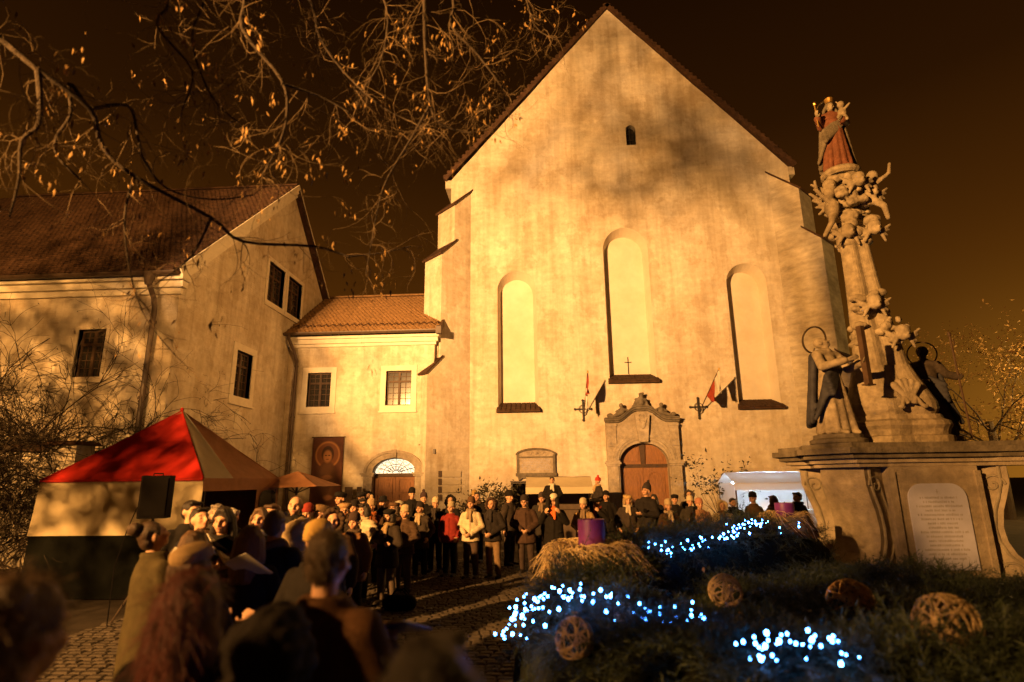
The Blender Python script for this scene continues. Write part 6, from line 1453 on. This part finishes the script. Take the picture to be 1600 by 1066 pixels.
def glasses_me(turn, tilt):
    k = ('g', turn, tilt)
    if k in _mc: return _mc[k]
    T = headT(turn, tilt); mb = MB()
    for s in (-1, 1):
        mb.tube([T @ Vector((s * .034 + .022 * math.cos(a), -.102, 1.597 + .017 * math.sin(a))) for a in np.linspace(0, 2 * PI, 13)], .0026, 4); mb.tube([T @ Vector((s * .056, -.10, 1.60)), T @ Vector((s * .080, .0, 1.60))], .0026, 4)
    mb.tube([T @ Vector((-.012, -.106, 1.60)), T @ Vector((.012, -.106, 1.60))], .0026, 4)
    _mc[k] = mb.mesh('glasses'); return _mc[k]
DK = (.012, .010, .009)
HAT = ('beanie', 'pompom', 'cap_knit', 'pointed', 'flatcap', 'brim', 'beret', 'hood')
def person(label, x, y, h, face, pose='down', coat=('jacket', DK), trous=(.014, .012, .011), head=('beanie', (.03, .025, .02)), turn=0.0, tilt=0.0, scarf=None, glasses=False, group='crowd listening in the square', legs='stand', z=0.0, skin=None, fur=None, vest=None):
    """face: direction the person faces in degrees, 0 towards the camera, + to the viewer's right"""
    t = thing('person', label, 'person', (x, y, z), group); t.rotation_euler = (0, 0, math.radians(face)); S = h / 1.735; t.scale = (S, S, S)
    rp_ = random.Random(label)
    near_ = group == 'onlookers close to the camera'
    if turn == 0 and tilt == 0 and legs == 'stand' and not near_: turn, tilt = rp_.choice((-.32, -.15, 0, .22, .38)), rp_.choice((-.12, 0, .08))
    if not scarf and not near_ and rp_.random() < .35 and head[0] != 'long': scarf = rp_.choice(((.05, .04, .035), (.12, .07, .04), (.03, .025, .025), (.2, .14, .09)))
    t.rotation_euler = (math.radians(rp_.uniform(-2, 2)), math.radians(rp_.uniform(-2, 2)), math.radians(face + rp_.uniform(-9, 9))); t.scale = (S, S, S) if near_ else (S * rp_.uniform(.95, 1.09), S * rp_.uniform(.96, 1.10), S)
    turn, tilt = round(turn, 2), round(tilt, 2)
    obj('body', body_me(pose, turn, tilt, legs), M['skin'], t, world=False)
    obj('coat', coat_me(pose, coat[0], legs), cloth(*coat[1]), t, world=False)
    obj('trousers', trousers_me(legs), cloth(*trous), t, world=False)
    for s in (-1, 1): obj('shoe', shoe_me(s, legs), cloth(.02, .016, .014, .5), t, world=False)
    me = head_me(head[0], turn, tilt); o = obj('hat' if head[0] in HAT else 'hair', me, cloth(*head[1]) if head[0] in HAT else hairm(*head[1]), t, world=False)
    if head[0] in ('beanie', 'pompom', 'cap_knit', 'pointed', 'flatcap', 'beret', 'brim', 'headband') and len(head) > 2:
        obj('hair', head_me(head[2], turn, tilt), hairm(*head[3]), t, world=False)
    if scarf: obj('scarf', scarf_me(), cloth(*scarf), t, world=False)
    if glasses: obj('glasses', glasses_me(turn, tilt), M['metal'], t, world=False)
    return t
BL = (.011, .009, .008); BR = (.045, .024, .013); NV = (.010, .010, .014); OL = (.060, .047, .021); CR = (.55, .47, .33); GY = (.032, .027, .023); HB = (.05, .028, .016); HD = (.018, .012, .009); WH = (.60, .55, .45)
P = person
SG = 'singers around the songbooks'
# --- singers at the left
P('girl in long olive hooded coat with hair bun, seen from behind and side', -3.07, 4.6, 1.69, 150, 'book', ('long', OL), head=('bun', (.05, .028, .016)), tilt=-.25, group=SG)
P('person in a beige crowned cap with a black brim behind the red haired woman', -1.98, 3.3, 1.62, 175, 'book', ('jacket', BL), head=('flatcap', (.36, .25, .13), 'bob', HB), group=SG, tilt=-.2)
P('dark haired young woman singing with open face towards the square', -3.14, 5.6, 1.74, 12, 'book', ('jacket', BL), head=('long', HD), group=SG, tilt=.1)
P('short haired man at the tent corner, face turned right', -4.0, 6.4, 1.79, 55, 'clasp', ('jacket', BL), head=('short', HD), group=SG, turn=.2)
P('young man with swept dark hair looking down to the right', -3.46, 5.8, 1.74, 60, 'book', ('jacket', NV), head=('short', HD), group=SG, tilt=-.25)
P('woman with long brown hair standing behind the music folder', -2.80, 4.75, 1.60, 155, 'book', ('jacket', BR), head=('long', (.085, .045, .022)), group=SG, tilt=-.15)
P('woman with white headband under the tent edge', -3.82, 7.1, 1.68, 25, 'clasp', ('jacket', BL), head=('headband', WH), group=SG)
P('long haired girl facing the square beside the older man', -3.14, 6.3, 1.70, 15, 'book', ('jacket', GY), head=('long', (.10, .055, .025)), group=SG, turn=-.2, scarf=WH)
P('woman with long chestnut hair from behind, between the singers', -2.32, 4.5, 1.64, 185, 'book', ('jacket', BL), head=('long', (.11, .05, .022)), group=SG)
P('broad man in black coat with brown hair, back to the camera', -2.22, 4.75, 1.75, 172, 'book', ('parka', (.012, .010, .010)), head=('short', (.085, .045, .024)), group=SG)
P('bespectacled woman with cropped hair behind the black coated man', -3.45, 7.3, 1.71, 10, 'clasp', ('jacket', GY), head=('short', HB), glasses=True, group=SG)
P('tall older balding man in dark coat looking over the singers', -3.2, 7.4, 1.80, 20, 'clasp', ('long', BL), head=('balding', (.35, .30, .24)), turn=-.2, scarf=BL)
P('person in a red hat partly hidden behind the balding man', -3.62, 8.7, 1.62, 10, 'down', ('jacket', BL), head=('beanie', (.22, .03, .02)))
P('person in a pale beige hood seen from behind beside the black coat', -2.30, 5.3, 1.62, 190, 'down', ('jacket', (.40, .30, .18)), head=('hood', (.40, .30, .18)), group=SG)
P('person in a mustard knit hat just behind the brown coated man', -1.70, 4.2, 1.66, 170, 'down', ('jacket', BL), head=('beanie', (.42, .27, .08)), group=SG)
# --- crowd, from the tent to the portal
P('man in tweed flat cap and glasses looking down', -2.97, 7.7, 1.66, -25, 'book', ('jacket', BR), head=('flatcap', (.16, .10, .05), 'cropped', HB), tilt=-.25, glasses=True)
P('woman in pale beret and glasses with shiny quilted jacket', -3.2, 9.1, 1.64, -5, 'pocket', ('quilt', (.03, .022, .018)), head=('beret', (.32, .20, .10), 'short', (.3, .26, .2)), glasses=True)
P('tall man in dark peaked cap before the painted banner', -4.12, 11.6, 1.76, -10, 'down', ('parka', BL), head=('flatcap', BL, 'cropped', HB))
P('elderly woman in brown quilted coat and dark knit hat, front of the crowd', -2.78, 8.5, 1.50, -12, 'down', ('parka', (.17, .085, .035)), head=('cap_knit', (.05, .03, .025)), scarf=(.10, .07, .05))
P('black haired woman in cream jacket with raised collar', -3.2, 10.1, 1.60, -20, 'pocket', ('quilt', CR), head=('bob', HD), turn=-.15, scarf=CR)
P('child in striped bobble hat and orange scarf', -3.43, 11.5, 1.60, -5, 'clasp', ('jacket', (.14, .05, .02)), head=('pompom', (.42, .30, .18)), scarf=(.55, .16, .04))
P('person in wide brimmed black hat before the arched doorway', -3.66, 13.2, 1.62, 0, 'down', ('jacket', BL), head=('brim', (.012, .010, .01)))
P('woman in dark winter coat with tan scarf and dark beret, arms folded', -2.68, 9.9, 1.50, -8, 'cross', ('parka', (.035, .026, .02)), (.12, .09, .07), head=('beret', BL, 'bob', HD), scarf=(.30, .21, .11))
P('woman with white headband and pale collar in the second row', -3.06, 12.1, 1.58, -15, 'clasp', ('jacket', BL), head=('headband', WH), scarf=WH)
P('round faced woman in cream knit hat and brown padded coat', -2.66, 10.9, 1.50, -8, 'clasp', ('quilt', (.075, .045, .028)), (.10, .07, .05), head=('beanie', (.42, .32, .20)))
P('man in dark beanie standing in front of the wing door', -3.5, 15.1, 1.76, 5, 'pocket', ('parka', BL), head=('beanie', BL))
P('woman in dark knit hat with pale knotted scarf', -2.66, 12.4, 1.50, -10, 'pocket', ('parka', (.05, .038, .03)), head=('beanie', (.03, .022, .02)), scarf=(.42, .32, .2))
P('person in cream beanie with black coat left of the red jacket', -2.50, 13.2, 1.57, -10, 'clasp', ('parka', BL), head=('beanie', (.58, .48, .32)))
P('person in grey beanie and dark red jacket', -2.08, 12.6, 1.50, -5, 'pocket', ('jacket', (.20, .022, .018)), BL, head=('beanie', (.34, .28, .18)))
P('person in black hood half hidden behind the red jacket', -2.2, 13.5, 1.62, -10, 'down', ('jacket', BL), head=('hood', BL))
P('stout man in pale beige jacket and brown fur hat, hands clasped', -1.60, 12.35, 1.60, -14, 'clasp', ('jacket', CR), (.075, .05, .04), head=('cap_knit', (.10, .055, .03)), tilt=-.1, scarf=(.3, .22, .14))
P('person in black jacket with fur hat and light brown trousers', -1.13, 12.4, 1.58, -14, 'clasp', ('jacket', (.02, .016, .015)), (.19, .125, .07), head=('hood', (.06, .035, .025)), turn=-.1)
P('man in dark beanie seen from the side behind the beige jacket', -.92, 14.1, 1.68, 70, 'down', ('parka', (.04, .03, .025)), (.06, .045, .04), head=('beanie', BL))
P('man in dark brown coat, dark beanie and glasses at the wreath edge', -.48, 13.0, 1.60, -10, 'clasp', ('parka', (.055, .032, .024)), (.05, .035, .03), head=('beanie', (.03, .022, .02)), glasses=True)
P('bearer in black coat over bright orange scarf with white cap, child on shoulders', .10, 12.5, 1.63, -5, 'carry', ('parka', BL), head=('beanie', WH), scarf=(.75, .16, .04))
P('woman in cream beanie and tan coat beside the purple candle', .78, 13.1, 1.52, -15, 'clasp', ('jacket', (.36, .24, .11)), head=('beanie', (.52, .42, .28)))
P('adult in black coat and red scarf carrying the red hatted child', 1.15, 13.6, 1.57, -35, 'carry', ('parka', BL), head=('short', HB), scarf=(.28, .05, .03))
P('woman in golden fur hat with pale scarf before the portal', 1.83, 14.0, 1.58, -8, 'pocket', ('jacket', (.04, .03, .025)), head=('beret', (.50, .34, .15), 'bob', (.3, .2, .1)), scarf=(.5, .42, .32))
P('tall man in dark bobble hat looking down at his hands', 2.29, 14.0, 1.80, -30, 'phone', ('parka', (.018, .015, .015)), head=('pointed', (.045, .035, .035)), tilt=-.35)
P('woman in pale beanie and fur collar low before the portal', 2.54, 12.6, 1.50, -5, 'clasp', ('jacket', BR), head=('beanie', (.46, .36, .23)), scarf=(.46, .36, .25))
P('man in dark flat cap right of the portal doors', 3.02, 14.6, 1.56, -5, 'pocket', ('parka', BL), head=('flatcap', BL, 'cropped', HB))
P('woman in cream beanie beside the potted tree', 3.26, 14.0, 1.52, -10, 'clasp', ('jacket', GY), head=('beanie', (.58, .47, .31)))
P('hooded person with pale scarf against the portal jamb', 3.82, 16.1, 1.62, 5, 'down', ('parka', GY), head=('hood', (.05, .04, .035)), scarf=WH)
P('child in pinkish beanie just above the boughs', 3.42, 13.5, 1.48, -10, 'down', ('jacket', (.30, .16, .09)), head=('beanie', (.42, .20, .14)))
P('person in pale hood near the lit stall', 3.8, 13.1, 1.46, -20, 'down', ('jacket', (.48, .38, .22)), head=('hood', (.52, .42, .26)))
P('dark haired man in black jacket in front of the lit stall', 4.17, 13.6, 1.51, -5, 'pocket', ('jacket', BL), head=('short', HD))
P('man in black cap and brown jacket in profile before the lit stall', 4.73, 14.0, 1.59, -65, 'down', ('jacket', (.10, .06, .035)), head=('beanie', (.012, .01, .01)))
P('person with bobbed brown hair facing the lit stall', 5.16, 14.1, 1.54, -150, 'down', ('jacket', (.20, .13, .07)), head=('bob', (.10, .055, .03)))
P('dark haired man in profile next to the pedestal corner', 5.72, 14.0, 1.61, -75, 'down', ('jacket', BL), head=('short', HD), scarf=BL)
for (lab, x, y, h, f, po, ct, hd) in (
    ('person in dark bobble hat deep in the crowd behind the cream beanie', -2.95, 14.3, 1.66, 0, 'down', BL, ('pompom', (.05, .03, .03))),
    ('man in grey flat cap far back, left of the wing door', -4.6, 14.6, 1.70, -10, 'down', GY, ('flatcap', GY, 'cropped', HB)),
    ('dark hooded person between the banner and the doorway board', -4.9, 16.0, 1.68, 0, 'down', BL, ('hood', BL)),
    ('woman with bobbed dark hair behind the striped bobble hat', -3.95, 12.5, 1.62, 10, 'pocket', BL, ('bob', HD)),
    ('person in mustard beanie far back by the buttress boards', -2.0, 16.2, 1.66, -5, 'down', BR, ('beanie', (.30, .19, .06))),
    ('tall dark haired man behind the beige jacket', -1.75, 14.6, 1.68, -10, 'down', BL, ('short', HD)),
    ('person in black beanie squeezed behind the cream jacket', -3.55, 10.8, 1.60, -5, 'down', BL, ('beanie', (.014, .011, .01))),
    ('woman in brown beret behind the dark winter coat', -2.98, 11.2, 1.57, -15, 'down', BR, ('beret', (.10, .055, .03), 'bob', HB)),
    ('person in dark knit hat behind the orange scarf bearer', -.15, 14.6, 1.62, -5, 'down', GY, ('beanie', (.05, .035, .03))),
    ('dark haired woman right of the dark bobble hat man', 2.75, 15.4, 1.56, -10, 'down', BL, ('long', HD)),
    ('man in black beanie at the edge of the dark stall', 1.55, 15.6, 1.62, 0, 'down', BL, ('beanie', (.012, .01, .01))),
    ('person in brown fur hood among the singers right of the balding man', -2.55, 6.9, 1.64, 10, 'down', BR, ('hood', (.05, .03, .018))),
    ('grey haired woman peering between the tent singers', -4.35, 7.6, 1.70, 35, 'clasp', GY, ('bob', (.22, .18, .14))),
    ('man with receding dark hair under the tan parasol', -4.4, 10.2, 1.74, 10, 'pocket', BL, ('short', HB))):
    P(lab, x, y, h, f, po, ('parka', ct), head=hd)
# children carried on shoulders
P('child in black fur collared jacket and white cap riding on shoulders', .12, 12.56, 1.05, -5, 'clasp', ('quilt', BL), head=('short', (.04, .03, .02)), legs='ride', z=.96, scarf=WH)
P('child in bright red hat riding on an adult before the dark stall', 1.17, 13.66, 1.05, -60, 'clasp', ('jacket', (.03, .024, .022)), head=('pompom', (.55, .05, .03)), legs='ride', z=.92, scarf=(.42, .30, .16))
# --- people close to the camera, seen from behind
FG = 'onlookers close to the camera'
def near(t, n, L, lift, seed, col):
    h = [c for c in t.children if c.name.startswith('hair')][0]; stuff(obj('hair_strands', strands(h.data, n, L, lift, seed), hairm(*col), t, world=False))
near(P('man with cropped grey brown hair in a worn brown leather coat, from behind', -.96, 2.45, 1.78, 168, 'book', ('parka', (.075, .036, .016)), head=('cropped', (.07, .045, .028)), turn=.1, group=FG), 1500, .016, .3, 1, (.08, .052, .03))
near(P('woman with long dark red hair from behind, below the beige cap', -1.29, 2.1, 1.67, 178, 'down', ('jacket', BL), head=('long', (.062, .010, .006)), group=FG), 1800, .12, .1, 2, (.085, .013, .008))
near(P('woman with loosely pinned fair brown hair at the far corner near the camera', -1.24, 1.45, 1.74, 172, 'down', ('jacket', (.07, .035, .018)), head=('updo', (.13, .075, .035)), group=FG), 1500, .05, .35, 3, (.15, .09, .045))
P('person in a dark hood low behind the brown coated man', -.87, 1.9, 1.57, 175, 'down', ('jacket', (.015, .012, .011)), head=('hood', (.015, .012, .011)), group=FG)
near(P('person with rounded dark hair alone at the wreath end, from behind', -.19, 1.32, 1.66, 180, 'down', ('jacket', (.015, .012, .011)), head=('bob', (.014, .010, .009)), group=FG), 900, .05, .15, 4, (.02, .014, .012))

# ------------------------------------------------------------------ songbooks
def songbook(label, x, y, z, face, m_cover, m_page, w=.21, h=.29, tilt=50, open_=25):
    t = thing('songbook', label, 'songbook', (x, y, z), 'songbooks held by the singers'); t.rotation_euler = (math.radians(tilt), 0, math.radians(face))
    for s in (-1, 1):
        R = Matrix.Rotation(math.radians(open_) * -s, 4, 'Y'); c = MB().box((0, -.002, 0), (s * w, .004, h)); c = MB(); c.box((.001 * s, -h / 2, 0), (s * w, h / 2, .004)); obj('cover', c.xf(R), m_cover, t, world=False)
        p = MB(); p.box((.003 * s, -h / 2 + .01, .0045), (s * (w - .012), h / 2 - .01, .012)); obj('page', p.xf(R), m_page, t, world=False)
songbook('black music folder held up by the olive coated girl', -2.78, 5.0, 1.37, 150, M['black'], M['paper'], tilt=40)
songbook('open white song sheets catching the light at the black coated man', -2.32, 4.42, 1.30, 150, M['paper'], M['paper'], tilt=35)
songbook('blue song folder held by the brown coated man', -.80, 2.85, 1.28, 165, M['folder_blue'], M['paper'], tilt=18, open_=8)
songbook('small folder held by the singing young woman', -3.2, 5.25, 1.24, 5, M['board_dark'], M['paper'], tilt=35)
# phone in the hands of the tall man
tag(obj('phone', MB().box((2.17, 13.72, 1.14), (2.24, 13.73, 1.27)), M['black']), 'dark phone in the hands of the tall man', 'phone')
